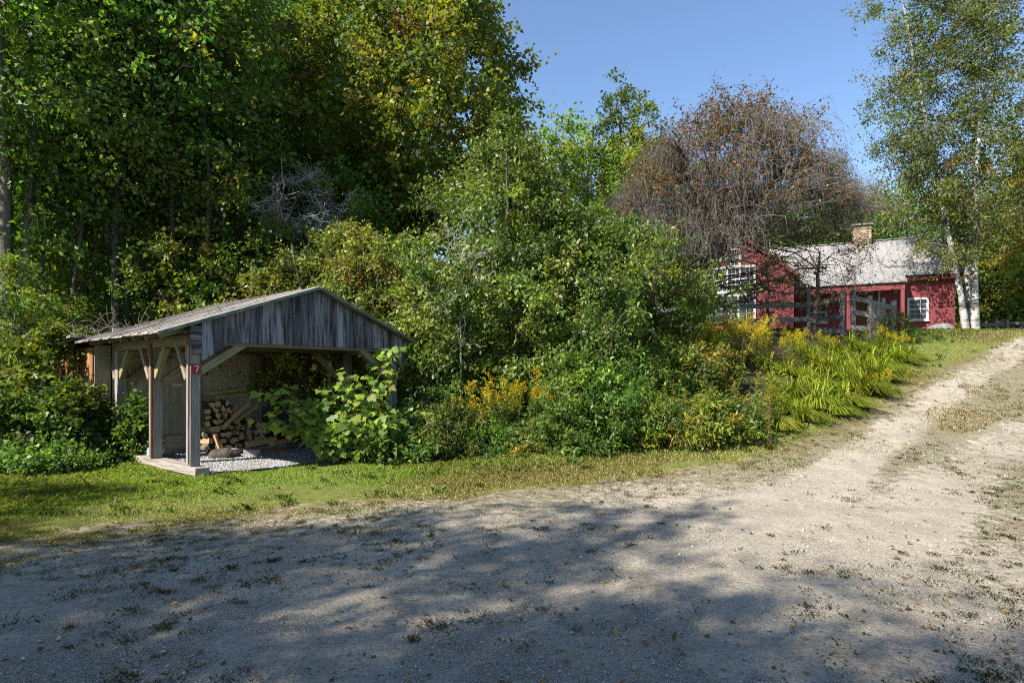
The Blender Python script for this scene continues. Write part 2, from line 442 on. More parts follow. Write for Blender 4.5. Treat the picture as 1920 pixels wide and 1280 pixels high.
def prof_round(t): return np.sqrt(np.clip(1 - (2 * t - 1) ** 2, 0, 1)) * (.85 + .15 * (1 - t))
def prof_egg(t): return np.clip(np.sin(np.pi * np.clip(t, 0, 1) ** .75), 0, 1) ** .75
def prof_tear(t): return np.clip(np.minimum(1, .7 + 2.2 * t) * (1 - np.clip((t - .28) / .72, 0, 1) ** 1.15) ** .85 * 1.0 + .03, 0, 1)
def prof_cone(t): return np.clip((1 - t) * 1.02 + .02, 0, 1) * np.minimum(1, .55 + 3 * t)
def prof_dome(t): return np.sqrt(np.clip(1 - t ** 2.2, 0, 1))
def prof_col(t): return np.clip(np.minimum(1, .45 + 2 * t), 0, 1) * np.sqrt(np.clip(1 - t ** 3, 0, 1))

def leaf_tree(name, seed, H, zc, Rr, prof, ncl, lpc, clr, L, W, pal, trunk_r=.15, stems=1, spread=.3, upb=.7, nspray=7,
              bark='bark', leaf='leaf', lift=.10, shell=.55, flat=.7, droop=0., twigs=0, lean=(0, 0), lobes=.22, off=(0, 0), hexa=False, tk=6,
              topcol=None, botpal=None, wob=.03):
    rng = np.random.RandomState(seed)
    tb = Tubes()
    nodes = []; nrad = []
    for s in range(stems):
        az = 2 * np.pi * (s + rng.uniform(-.3, .3)) / max(stems, 1); sp = 0 if stems == 1 else spread * rng.uniform(.5, 1.1)
        hh = H * (rng.uniform(.82, .95) if stems > 1 else .93)
        n = 11; t = np.linspace(0, 1, n)
        px = (sp * np.cos(az) * Rr + lean[0]) * t ** 1.1 + np.cumsum(rng.normal(0, .012 * H, n)) * t + off[0] * t
        py = (sp * np.sin(az) * Rr + lean[1]) * t ** 1.1 + np.cumsum(rng.normal(0, .012 * H, n)) * t + off[1] * t
        r0 = trunk_r * (1 if stems == 1 else rng.uniform(.5, .8))
        st = np.stack([px + (0 if stems == 1 else .12 * np.cos(az)), py + (0 if stems == 1 else .12 * np.sin(az)), hh * t - .12], 1)
        rr = r0 * (1 - .9 * t) + .01; rr[0] *= 1.35
        tb.add(st, rr, 8)
        m = t > .12
        nodes += list(st[m]); nrad += list(rr[m])
        # finer nodes for attachment
        for i in range(1, n - 1): nodes.append((st[i] + st[i + 1]) / 2); nrad.append((rr[i] + rr[i + 1]) / 2)
    # cluster centres
    tt = []
    while len(tt) < ncl:
        t = rng.uniform(0, 1, ncl * 2); keep = rng.uniform(0, 1, ncl * 2) < np.clip(prof(t), .06, 1); tt += list(t[keep])
    tt = np.array(tt[:ncl]); az = rng.uniform(0, 2 * np.pi, ncl)
    ph = rng.uniform(0, 6.28, 6)
    lob = 1 + lobes * (np.sin(3 * az + ph[0] + 5 * tt) * .6 + np.sin(5 * az + ph[1] - 7 * tt) * .5 + np.sin(2 * az + ph[2] + 11 * tt) * .5)
    rad = Rr * prof(tt) * lob * (shell + (1 - shell) * rng.uniform(0, 1, ncl) ** .5) * np.where(rng.uniform(0, 1, ncl) < .22, rng.uniform(.25, .8, ncl), 1)
    zz = zc + (H - zc) * tt
    c = np.stack([rad * np.cos(az) + off[0] + lean[0] * zz / H, rad * np.sin(az) + off[1] + lean[1] * zz / H, zz], 1)
    order = np.argsort(rad + .15 * zz)
    c = c[order]; tt = tt[order]
    nodes = [np.asarray(q) for q in nodes]
    A = np.zeros((len(nodes) + ncl * 5, 3)); Ar = np.zeros(len(A)); k = len(nodes)
    A[:k] = nodes; Ar[:k] = nrad
    for q in c:
        d = np.linalg.norm(A[:k] - q, axis=1)
        pen = np.clip(A[:k, 2] - (q[2] - .35 * d), 0, None)
        i = np.argmin(d + 1.4 * pen)
        L0 = d[i]
        pts = curve(A[i], q, 6, lift, wob, rng)
        r0 = min(Ar[i] * .75, .010 + .014 * L0); rr = np.linspace(r0, max(.006, r0 * .25), 6)
        tb.add(pts, rr, 5 if r0 > .02 else 3)
        A[k:k + 5] = pts[1:]; Ar[k:k + 5] = rr[1:]; k += 5
    # leaves along sprays
    ccol = pick_pal(rng, ncl, pal, .16)
    if topcol is not None:
        w = (sstep(.45, .95, tt) * rng.uniform(.3, 1, ncl))[:, None]; ccol = ccol * (1 - w) + np.array(topcol) * w
    if botpal is not None:
        bc = pick_pal(rng, ncl, botpal, .15); w = (rng.uniform(0, 1, ncl) < sstep(.5, .1, tt))[:, None]; ccol = np.where(w, bc, ccol)
    out = c - np.array([off[0], off[1], zc + .35 * (H - zc)]); out = unit(out)
    sd = unit(rng.normal(0, 1, (ncl, nspray, 3)) * np.array([1, 1, flat]) + .55 * out[:, None] + np.array([0, 0, .15 - droop]))
    sl = clr * rng.uniform(.55, 1.25, (ncl, nspray, 1)) * rng.uniform(.6, 1.4, (ncl, 1, 1))
    lps = max(1, lpc // nspray)
    u = rng.uniform(.08, 1, (ncl, nspray, lps, 1))
    pos = c[:, None, None] + sd[:, :, None] * sl[:, :, None] * u
    pos[..., 2] -= droop * .5 * (sl[:, :, None] * u ** 2)[..., 0]
    pos += rng.normal(0, 1, pos.shape) * clr * .13
    if twigs:
        for ci in range(ncl):
            for s_ in range(min(twigs, nspray)):
                e = c[ci] + sd[ci, s_] * sl[ci, s_] * .9
                tb.add(curve(c[ci], e, 3, .04, .03, rng), [.006, .005, .003], 3)
    T = unit(sd[:, :, None] * .7 + rng.normal(0, .75, pos.shape) - np.array([0, 0, .25 + droop]))
    Nn = unit(rng.normal(0, .62, pos.shape) + np.array([0, 0, upb]) + .25 * out[:, None, None])
    n = ncl * nspray * lps
    lc = np.repeat(ccol, nspray * lps, axis=0) * (1 + rng.normal(0, .16, (n, 1)))
    lc = np.clip(lc, .003, 1)
    s = rng.uniform(.5, 1.35, n)
    crown = leaves_mesh(name + '_crown', pos.reshape(-1, 3), T.reshape(-1, 3), Nn.reshape(-1, 3), L * s, W * s, lc, M[leaf], hexa=hexa)
    return tb.mesh(name + '_trunk', M[bark]), crown

def place(name, meshes, loc, label, cat, group=None, rotz=0., scale=1., parts=('trunk', 'crown')):
    r = root(name, loc, label, cat, group, rotz, scale)
    for pn, me in zip(parts, meshes): link(pn, me, r)
    return r

# leaf colours (base colours of the leaves themselves)
GR = (.075, .125, .022); GD = (.042, .082, .018); GY = (.155, .175, .028); GL = (.11, .17, .03); GB = (.05, .10, .035)
YE = (.27, .22, .03); OR = (.28, .12, .025); RB = (.14, .055, .035); BR = (.15, .09, .045)

# ------------------------------------------------------------------ light, sky, camera
def light_and_camera():
    az = math.atan2(SUN_DIR[0], SUN_DIR[1])           # from +Y towards +X
    w = bpy.data.worlds.new('World'); scn.world = w; w.use_nodes = True
    nt = w.node_tree; nt.nodes.clear()
    sky = nt.nodes.new('ShaderNodeTexSky'); sky.sky_type = 'NISHITA'; sky.sun_disc = False
    sky.sun_elevation = R(SUN_EL); sky.sun_rotation = az
    sky.altitude = 300; sky.air_density = 1.0; sky.dust_density = .4; sky.ozone_density = 3.5
    bg = nt.nodes.new('ShaderNodeBackground'); bg.inputs[1].default_value = SKY
    out = nt.nodes.new('ShaderNodeOutputWorld')
    nt.links.new(sky.outputs[0], bg.inputs[0]); nt.links.new(bg.outputs[0], out.inputs[0])
    L = bpy.data.lights.new('sun', 'SUN'); L.energy = SUN; L.angle = R(.53); L.color = (1, .93, .82)
    o = bpy.data.objects.new('sun', L); COL.objects.link(o)
    e = R(SUN_EL); v = Vector((SUN_DIR[0] * math.cos(e), SUN_DIR[1] * math.cos(e), math.sin(e)))
    o.rotation_euler = v.to_track_quat('Z', 'Y').to_euler(); o.location = v * 60
    cam = bpy.data.cameras.new('camera'); cam.sensor_width = 36; cam.lens = 36 * F / 1920
    cam.shift_y = (HZ - 640) / 1920; cam.clip_start = .05; cam.clip_end = 3000
    c = bpy.data.objects.new('camera', cam); COL.objects.link(c)
    c.location = (0, 0, EYE); c.rotation_euler = (R(90), 0, 0); scn.camera = c
    scn.view_settings.view_transform = 'Standard'; scn.view_settings.look = 'None'
    scn.view_settings.exposure = EXPO; scn.view_settings.gamma = 1; scn.view_settings.use_curve_mapping = False
    cy = scn.cycles
    cy.max_bounces = 7; cy.diffuse_bounces = 4; cy.glossy_bounces = 2; cy.transmission_bounces = 4; cy.transparent_max_bounces = 4
    cy.use_adaptive_sampling = False
    cy.filter_width = 1.1
    cy.use_denoising = False
    cy.caustics_reflective = False; cy.caustics_refractive = False
    cy.sample_clamp_indirect = 2.2

SKY, SUN, EXPO = .105, 5.0, 1.2

# ------------------------------------------------------------------ ground masks (world polygons)
def to_world(pts): return np.array([G(*p)[:2] for p in pts])
EDGE_PX = [(-260, 1075), (-60, 1040), (60, 1015), (200, 985), (380, 968), (560, 955), (760, 935), (900, 930), (1010, 920), (1150, 903), (1290, 884), (1400, 866),
           (1500, 836), (1590, 800), (1650, 769), (1690, 745), (1745, 713), (1805, 686), (1870, 660), (1915, 640)]
EDGE = to_world(EDGE_PX)
DRIVE = np.concatenate([np.array([[-60., 3.2], [-14., 4.6]]), EDGE, np.array([[22., 21.5], [30., 24.], [60., 30.], [60., -60.], [-60., -60.]])])
BED_PX = [(560, 815), (640, 858), (700, 866), (790, 860), (870, 856), (960, 850), (1060, 843), (1150, 840), (1240, 838), (1340, 832), (1430, 814), (1500, 800), (1560, 790), (1585, 766), (1640, 745), (1688, 715), (1725, 690), (1720, 668), (1670, 640)]
BED = np.concatenate([to_world(BED_PX), np.array([[12.5, 21.3], [9., 21.], [3., 20.5], [0, 19.], [-3, 17.]])])
MEDIAN = to_world([(1930, 674), (1860, 710), (1800, 750), (1755, 788), (1775, 806), (1850, 780), (1930, 748)])

def poly_sd(x, y, poly):
    """signed distance, positive inside"""
    x = np.asarray(x, float); y = np.asarray(y, float)
    d = np.full(x.shape, 1e9); ins = np.zeros(x.shape, bool)
    n = len(poly)
    for i in range(n):
        ax, ay = poly[i]; bx, by = poly[(i + 1) % n]
        ex, ey = bx - ax, by - ay
        t = np.clip(((x - ax) * ex + (y - ay) * ey) / (ex * ex + ey * ey + 1e-12), 0, 1)
        d = np.minimum(d, np.hypot(x - ax - t * ex, y - ay - t * ey))
        cr = ((ay > y) != (by > y)) & (x < (bx - ax) * (y - ay) / (by - ay + 1e-12) + ax)
        ins ^= cr
    return np.where(ins, d, -d)

TRACK = to_world([(1200, 1100), (1330, 1030), (1410, 980), (1510, 920), (1610, 855), (1685, 803), (1760, 745), (1835, 700), (1910, 655), (1940, 640)])
TRACK2 = to_world([(1600, 1040), (1700, 965), (1800, 880), (1870, 835), (1940, 800)])
def line_d(x, y, pts):
    d = np.full(np.shape(x), 1e9)
    for (ax, ay), (bx, by) in zip(pts[:-1], pts[1:]):
        ex, ey = bx - ax, by - ay
        t = np.clip(((x - ax) * ex + (y - ay) * ey) / (ex * ex + ey * ey + 1e-12), 0, 1)
        d = np.minimum(d, np.hypot(x - ax - t * ex, y - ay - t * ey))
    return d

def vnoise(x, y, seed=0):
    rs = np.random.RandomState(seed); s = 0
    for f, a in ((.35, 1.), (.9, .6), (2.1, .4), (4.7, .25)):
        th = rs.uniform(0, 6.28, 4); ph = rs.uniform(0, 6.28, 4)
        for t, p in zip(th, ph): s = s + a * .5 * np.sin(f * (x * np.cos(t) + y * np.sin(t)) * 2.2 + p)
    return np.clip(s, -1.6, 1.6)

def shed_local(x, y):
    dx = x - SHED_O[0]; dy = y - SHED_O[1]
    return dx * .647 + dy * .762, -dx * .762 + dy * .647

def masks(x, y):
    dr = poly_sd(x, y, DRIVE); bd = poly_sd(x, y, BED); md = poly_sd(x, y, MEDIAN)
    gravel = np.clip(.5 + dr / .9, 0, 1); gravel = np.maximum(gravel, 1.15 * np.exp(-(line_d(x, y, TRACK) / .55) ** 4))
    patch = sstep(2.2, 7, x) * .8 + .55 * sstep(2.4, .2, dr) + .26
    patch = np.where(md > -.6, np.maximum(patch, .45 + .75 * np.clip((md + .6) / .8, 0, 1)), patch)
    track = np.exp(-(line_d(x, y, TRACK) / .48) ** 4) + .55 * np.exp(-(line_d(x, y, TRACK2) / .55) ** 4) * sstep(16, 12, y)
    patch = np.clip(patch - 1.15 * track, -.3, 1.3)
    s, t = shed_local(x, y)
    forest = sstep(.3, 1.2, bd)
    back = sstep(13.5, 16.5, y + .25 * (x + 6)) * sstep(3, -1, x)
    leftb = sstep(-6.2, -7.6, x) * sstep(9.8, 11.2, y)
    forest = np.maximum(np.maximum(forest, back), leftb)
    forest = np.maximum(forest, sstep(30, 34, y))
    return gravel, patch, forest, dr, bd, md

def build_ground():
    def axis(fine0, fine1, step, lo, hi, g=1.18):
        a = list(np.arange(fine0, fine1, step)); s = step; v = fine0; left = []
        while v > lo: s *= g; v -= s; left.append(v)
        s = step; v = a[-1]; right = []
        while v < hi: s *= g; v += s; right.append(v)
        return np.array(left[::-1] + a + right)
    xs = axis(-10, 20, .14, -900, 900); ys = axis(1.5, 27, .14, -300, 1500)
    X, Y = np.meshgrid(xs, ys); nx, ny = len(xs), len(ys)
    Z = h(X, Y); g, p, f, dr, bd, md = masks(X.ravel(), Y.ravel())
    Z = Z + .012 * vnoise(X * 3, Y * 3, 4) * (np.hypot(X, Y) < 40)
    V = np.stack([X, Y, Z], -1).reshape(-1, 3)
    i = np.arange(ny - 1)[:, None] * nx + np.arange(nx - 1)[None]
    FA = np.stack([i, i + 1, i + nx + 1, i + nx], -1).reshape(-1, 4)
    def setmask(me, idx=None):
        a = me.attributes.new('Mask', 'FLOAT_COLOR', 'POINT')
        c = np.stack([g, p * sstep(-.8, .3, dr), f, np.ones_like(g)], 1).astype(np.float32)
        if idx is not None: c = c[idx]
        a.data.foreach_set('color', np.ascontiguousarray(c).ravel())
    me = fast_mesh('ground', V, FA, M['ground'], smooth=True); setmask(me)
    tag(link('ground', me), kind='structure')
    # driveway sheet: the same surface where the gravel lies, a few millimetres above
    fm = np.all((dr > -.25)[FA], axis=1) & np.all((np.hypot(V[:, 0], V[:, 1]) < 70)[FA], axis=1)
    F2 = FA[fm]; idx, inv = np.unique(F2, return_inverse=True)
    V2 = V[idx] + np.array([0, 0, .005])
    me = fast_mesh('driveway', V2, inv.reshape(F2.shape), M['ground'], smooth=True); setmask(me, idx)
    tag(link('driveway', me), kind='structure')

def tri_blades(name, P, D, L, W, C, m):
    n = len(P); side = unit(np.stack([-D[:, 1], D[:, 0], np.zeros(n)], 1) + 1e-6)
    up = np.array([0, 0, 1.])
    L = L[:, None]; W = W[:, None]
    tip = P + (up * .75 + D * .65) * L
    mid = P + (up * .55 + D * .2) * L
    V = np.stack([P - side * W, P + side * W, mid + side * W * .7, tip, mid - side * W * .7], 1)
    return fast_mesh(name, V.reshape(-1, 3), np.arange(n * 5).reshape(n, 5), m, col=np.repeat(C, 5, axis=0))

def in_view(x, y, margin=.12):
    return (y > 2.5) & (np.abs(x / np.maximum(y, .1)) < .835 + margin)

def build_grass():
    rng = np.random.RandomState(3)
    n = 2600000
    # denser near the camera
    y = 4.5 + 24 * rng.uniform(0, 1, n) ** 1.7; x = (rng.uniform(-1, 1, n)) * (y * .9 + .8)
    keep = in_view(x, y); x, y = x[keep], y[keep]
    g, p, f, dr, bd, md = masks(x, y)
    vn = vnoise(x, y, 9)
    s, t = shed_local(x, y)
    inshed = (s > -.02) & (s < 4.6) & (t > -.05 + .16 * np.sin(s * 4.1) + .14 * vn) & (t < 5.5) | ((s > -.1) & (s < .35) & (t > -.3) & (t < 3.3))
    dens = sstep(.55, -.25, dr + .35 * vn) * np.where(bd > .35, 0, 1)
    dens = dens * np.clip(.75 + .25 * vn, .3, 1)
    dens = np.where(md > -.3, np.maximum(dens, .42 * sstep(-.9, .8, md + .5 * vn)), dens)
    dens = dens * np.where(inshed, 0, 1) * sstep(.8, .2, f + np.where(bd > -1, -1, 0))
    vis = (y < 25) & ~((x < -8.5) & (y > 13)) & (~((x < 5) & (y > 16)))
    keep = (rng.uniform(0, 1, len(x)) < dens * .8) & vis
    x, y, dr, vn, md, bd = x[keep], y[keep], dr[keep], vn[keep], md[keep], bd[keep]
    n = len(x)
    P = np.stack([x, y, h(x, y) - .004], 1)
    a = rng.uniform(0, 6.28, n); D = np.stack([np.cos(a), np.sin(a), 0 * a], 1) * rng.uniform(.3, 1.2, (n, 1))
    lush = sstep(-.3, -2.2, dr)
    L = rng.uniform(.025, .055, n) * (.75 + .6 * lush) * (1 + .8 * (rng.uniform(0, 1, n) < .03)) * (1 + .25 * vn)
    W = rng.uniform(.0025, .005, n) * np.clip(y / 9, .8, 1.35)
    dry = np.clip(1.05 - lush * 1.05 + .28 * vn + .25 * rng.normal(0, 1, n), 0, 1) * .85
    dry = np.where(md > -.4, np.clip(dry + .05, 0, 1), dry)
    dry = np.clip(dry + .35 * sstep(4, 9, x) * rng.uniform(0, 1, n), 0, 1)
    gcol = np.array([.215, .32, .032]); ycol = np.array([.33, .285, .08]); bcol = np.array([.34, .25, .13])
    r = rng.uniform(0, 1, (n, 1)); dcol = ycol * r + bcol * (1 - r)
    C = gcol * (1 - dry[:, None]) + dcol * dry[:, None]
    C = np.clip(C * (1 + rng.normal(0, .22, (n, 1))), .01, 1)
    tag(link('lawn_grass', tri_blades('lawn_grass', P, D, L, W, C, M['grass'])), 'short green and yellowing lawn grass along the driveway edge', 'grass', kind='stuff')
    # longer tufts standing out of the mown grass
    m = 1500; y = 7 + 14 * rng.uniform(0, 1, m) ** 1.3; x = rng.uniform(-1, 1, m) * y * .9
    g, p, f, dr, bd, md = masks(x, y); s, t = shed_local(x, y)
    keep = (dr < -.05) & (bd < .3) & (f < .5) & ~((s > -.1) & (s < 4.6) & (t > -.1) & (t < 6)) & (rng.uniform(0, 1, m) < .35 + .65 * sstep(-.7, .1, bd)); x, y, bd = x[keep], y[keep], bd[keep]
    nb = rng.randint(12, 40, len(x)); idx = np.repeat(np.arange(len(x)), nb); n = len(idx)
    xx = x[idx] + rng.normal(0, .05, n); yy = y[idx] + rng.normal(0, .05, n); a = rng.uniform(0, 6.28, n); D = np.stack([np.cos(a), np.sin(a), 0 * a], 1) * rng.uniform(.3, 1.4, (n, 1))
    tone = rng.uniform(0, 1, len(x))[idx][:, None] ** 2
    C = np.clip((np.array([.14, .215, .03]) * (1 - tone) + np.array([.27, .24, .07]) * tone) * (1 + rng.normal(0, .2, (n, 1))), .01, 1)
    tag(link('lawn_tufts', tri_blades('lawn_tufts', np.stack([xx, yy, h(xx, yy) - .005], 1), D, rng.uniform(.05, .12, n) * rng.uniform(.6, 1.3, len(x))[idx], rng.uniform(.003, .006, n), C, M['grass'])), 'longer grass tufts left standing in the lawn and along the bed', 'grass', kind='stuff')
    # weed tufts on the driveway
    n = 30000
    y = 3 + 19 * rng.uniform(0, 1, n) ** 1.35; x = rng.uniform(-1, 1, n) * y * .92
    g, p, f, dr, bd, md = masks(x, y); vn = vnoise(x * 1.7, y * 1.7, 21)
    keep = (dr > -.1) & (rng.uniform(0, 1, n) < np.clip(-.02 + .52 * p + .16 * (vn - .3) + .2 * sstep(1.2, 0, dr), .02, 1))
    x, y, vn = x[keep], y[keep], vn[keep]
    nb = rng.randint(8, 46, len(x)); idx = np.repeat(np.arange(len(x)), nb); n = len(idx)
    spr = (.02 + .07 * rng.uniform(0, 1, len(x)) ** 2)[idx]
    xx = x[idx] + rng.normal(0, 1, n) * spr; yy = y[idx] + rng.normal(0, 1, n) * spr
    P = np.stack([xx, yy, h(xx, yy)], 1)
    a = rng.uniform(0, 6.28, n); D = np.stack([np.cos(a), np.sin(a), 0 * a], 1) * rng.uniform(.5, 1.5, (n, 1))
    L = rng.uniform(.012, .032, n) * rng.uniform(.4, 1.5, len(x))[idx]; W = rng.uniform(.0012, .0028, n) * np.clip(yy / 6, .8, 2.4)
    tone = rng.uniform(0, 1, len(x))[idx][:, None]
    C = np.array([.12, .145, .035]) * (1 - tone) + np.array([.21, .155, .085]) * tone
    C = np.clip(C * (1 + rng.normal(0, .25, (n, 1))), .01, 1)
    tag(link('driveway_weeds', tri_blades('driveway_weeds', P, D, L, W, C, M['grass'])), 'tiny weed and dry grass tufts scattered over the gravel driveway', 'weeds', kind='stuff')

def stones(name, P, S, C, m, rng):
    n = len(P)
    o = np.array([[1, 0, 0], [0, 1, 0], [-1, 0, 0], [0, -1, 0], [0, 0, .75], [0, 0, -.6]], float)
    V = o[None] * (1 + rng.uniform(-.3, .3, (n, 6, 1)))
    a = rng.uniform(0, 6.28, n); ca, sa = np.cos(a)[:, None], np.sin(a)[:, None]
    X = V[..., 0] * ca - V[..., 1] * sa * .75; Y = V[..., 0] * sa + V[..., 1] * ca * .75
    V = np.stack([X, Y, V[..., 2] + .15 * X], -1) * S[:, None, None] + P[:, None]
    f = np.array([[0, 1, 4], [1, 2, 4], [2, 3, 4], [3, 0, 4], [1, 0, 5], [2, 1, 5], [3, 2, 5], [0, 3, 5]])
    FA = (np.arange(n)[:, None, None] * 6 + f[None]).reshape(-1, 3)
    return fast_mesh(name, V.reshape(-1, 3), FA, m, col=np.repeat(C, 6, axis=0))

def build_stones():
    rng = np.random.RandomState(8)
    n = 260000
    y = 3.0 + 13 * rng.uniform(0, 1, n) ** 1.9; x = rng.uniform(-1, 1, n) * y * .9
    dr = poly_sd(x, y, DRIVE); vn = vnoise(x, y, 33)
    keep = (dr > .1) & (rng.uniform(0, 1, n) < np.clip(.5 + .3 * vn, .1, 1) * sstep(0, 1.2, dr)); x, y = x[keep], y[keep]; n = len(x)
    S = rng.uniform(.0022, .0058, n) * (1 + 1.3 * (rng.uniform(0, 1, n) < .03) + 2.6 * (rng.uniform(0, 1, n) < .004)) * np.clip(y / 5, .9, 1.8)
    b = rng.uniform(.20, .46, (n, 1)) + .15 * (rng.uniform(0, 1, (n, 1)) < .02)
    C = b * np.array([1, .92, .78]) * (1 + rng.normal(0, .04, (n, 3)))
    tag(link('driveway_gravel', stones('driveway_gravel', np.stack([x, y, h(x, y) + .006], 1), S, C, M['pebble'], rng)), 'loose small grey stones lying on the driveway', 'gravel', kind='stuff')
    # crushed stone floor inside the shed
    n = 34000
    s = rng.uniform(.05, 4.3, n); t = rng.uniform(-.55, 3.6, n)
    edge = .12 * np.sin(s * 3.1) + .1 * np.sin(s * 7.3 + 1)
    keep = (t > -.18 + edge + .5 * sstep(.9, 2.2, s) * 0 + .25 * np.sin(s * 1.7 + .5)) & (rng.uniform(0, 1, n) < sstep(-.3, .5, t - edge) * .9 + .08)
    s, t = s[keep], t[keep]; n = len(s)
    x = SHED_O[0] + s * .647 - t * .762; y = SHED_O[1] + s * .762 + t * .647
    S = rng.uniform(.012, .036, n); b = rng.uniform(.08, .42, (n, 1)); C = b * np.array([1, 1, 1.0]) * (1 + rng.normal(0, .04, (n, 3)))
    tag(link('shed_gravel', stones('shed_gravel', np.stack([x, y, h(x, y) + .012], 1), S, C, M['pebble'], rng)), 'grey crushed stone spread under the shed roof', 'gravel', kind='stuff')
    # gravel pad
    pts = [(.22, .12), (.55, -.02), (.9, -.13), (1.25, -.05), (1.6, -.12), (2.0, .03), (2.4, -.04), (2.9, .12), (3.3, .06), (4.1, .2), (4.35, 3.6), (-.1, 3.6)]
    w = [(SHED_O[0] + a * .647 - b_ * .762, SHED_O[1] + a * .762 + b_ * .647) for a, b_ in pts]
    bm = bmesh.new(); vs = [bm.verts.new((p[0], p[1], float(h(p[0], p[1])) + .02)) for p in w]; bm.faces.new(vs)
    bmesh.ops.triangulate(bm, faces=bm.faces[:]); bmesh.ops.subdivide_edges(bm, edges=bm.edges[:], cuts=6, use_grid_fill=True)
    for v in bm.verts: v.co.z = float(h(v.co.x, v.co.y)) + .017
    me = bpy.data.meshes.new('gravel_pad'); bm.to_mesh(me); bm.free(); me.materials.append(M['shed_floor'])
    tag(link('gravel_pad', me), kind='structure')
    # fallen leaves
    n = 900
    y = 3 + 14 * rng.uniform(0, 1, n) ** 1.5; x = rng.uniform(-1, 1, n) * y * .9
    P = np.stack([x, y, h(x, y) + .018], 1); T = rng.normal(0, 1, (n, 3)) * np.array([1, 1, .25]); Nn = unit(rng.normal(0, .35, (n, 3)) + np.array([0, 0, 1]))
    C = pick_pal(rng, n, [((.20, .10, .05), 3), ((.30, .20, .08), 2), ((.10, .06, .04), 3)])
    tag(link('fallen_leaves', leaves_mesh('fallen_leaves', P, T, Nn, rng.uniform(.03, .06, n), rng.uniform(.02, .04, n), C, M['leaf'])), 'dry brown leaves fallen on the driveway and lawn', 'leaves', kind='stuff')

# ------------------------------------------------------------------ the open shed
def SL(s, t, z=0.):
    x = SHED_O[0] + s * .647 - t * .762; y = SHED_O[1] + s * .762 + t * .647
    return np.array([x, y, float(h(x, y)) + z])

def roof_z(s):
    return 2.30 + (s + .55) / 2.81 * 1.0 if s <= 2.26 else 3.30 - (s - 2.26) / 2.35 * .93

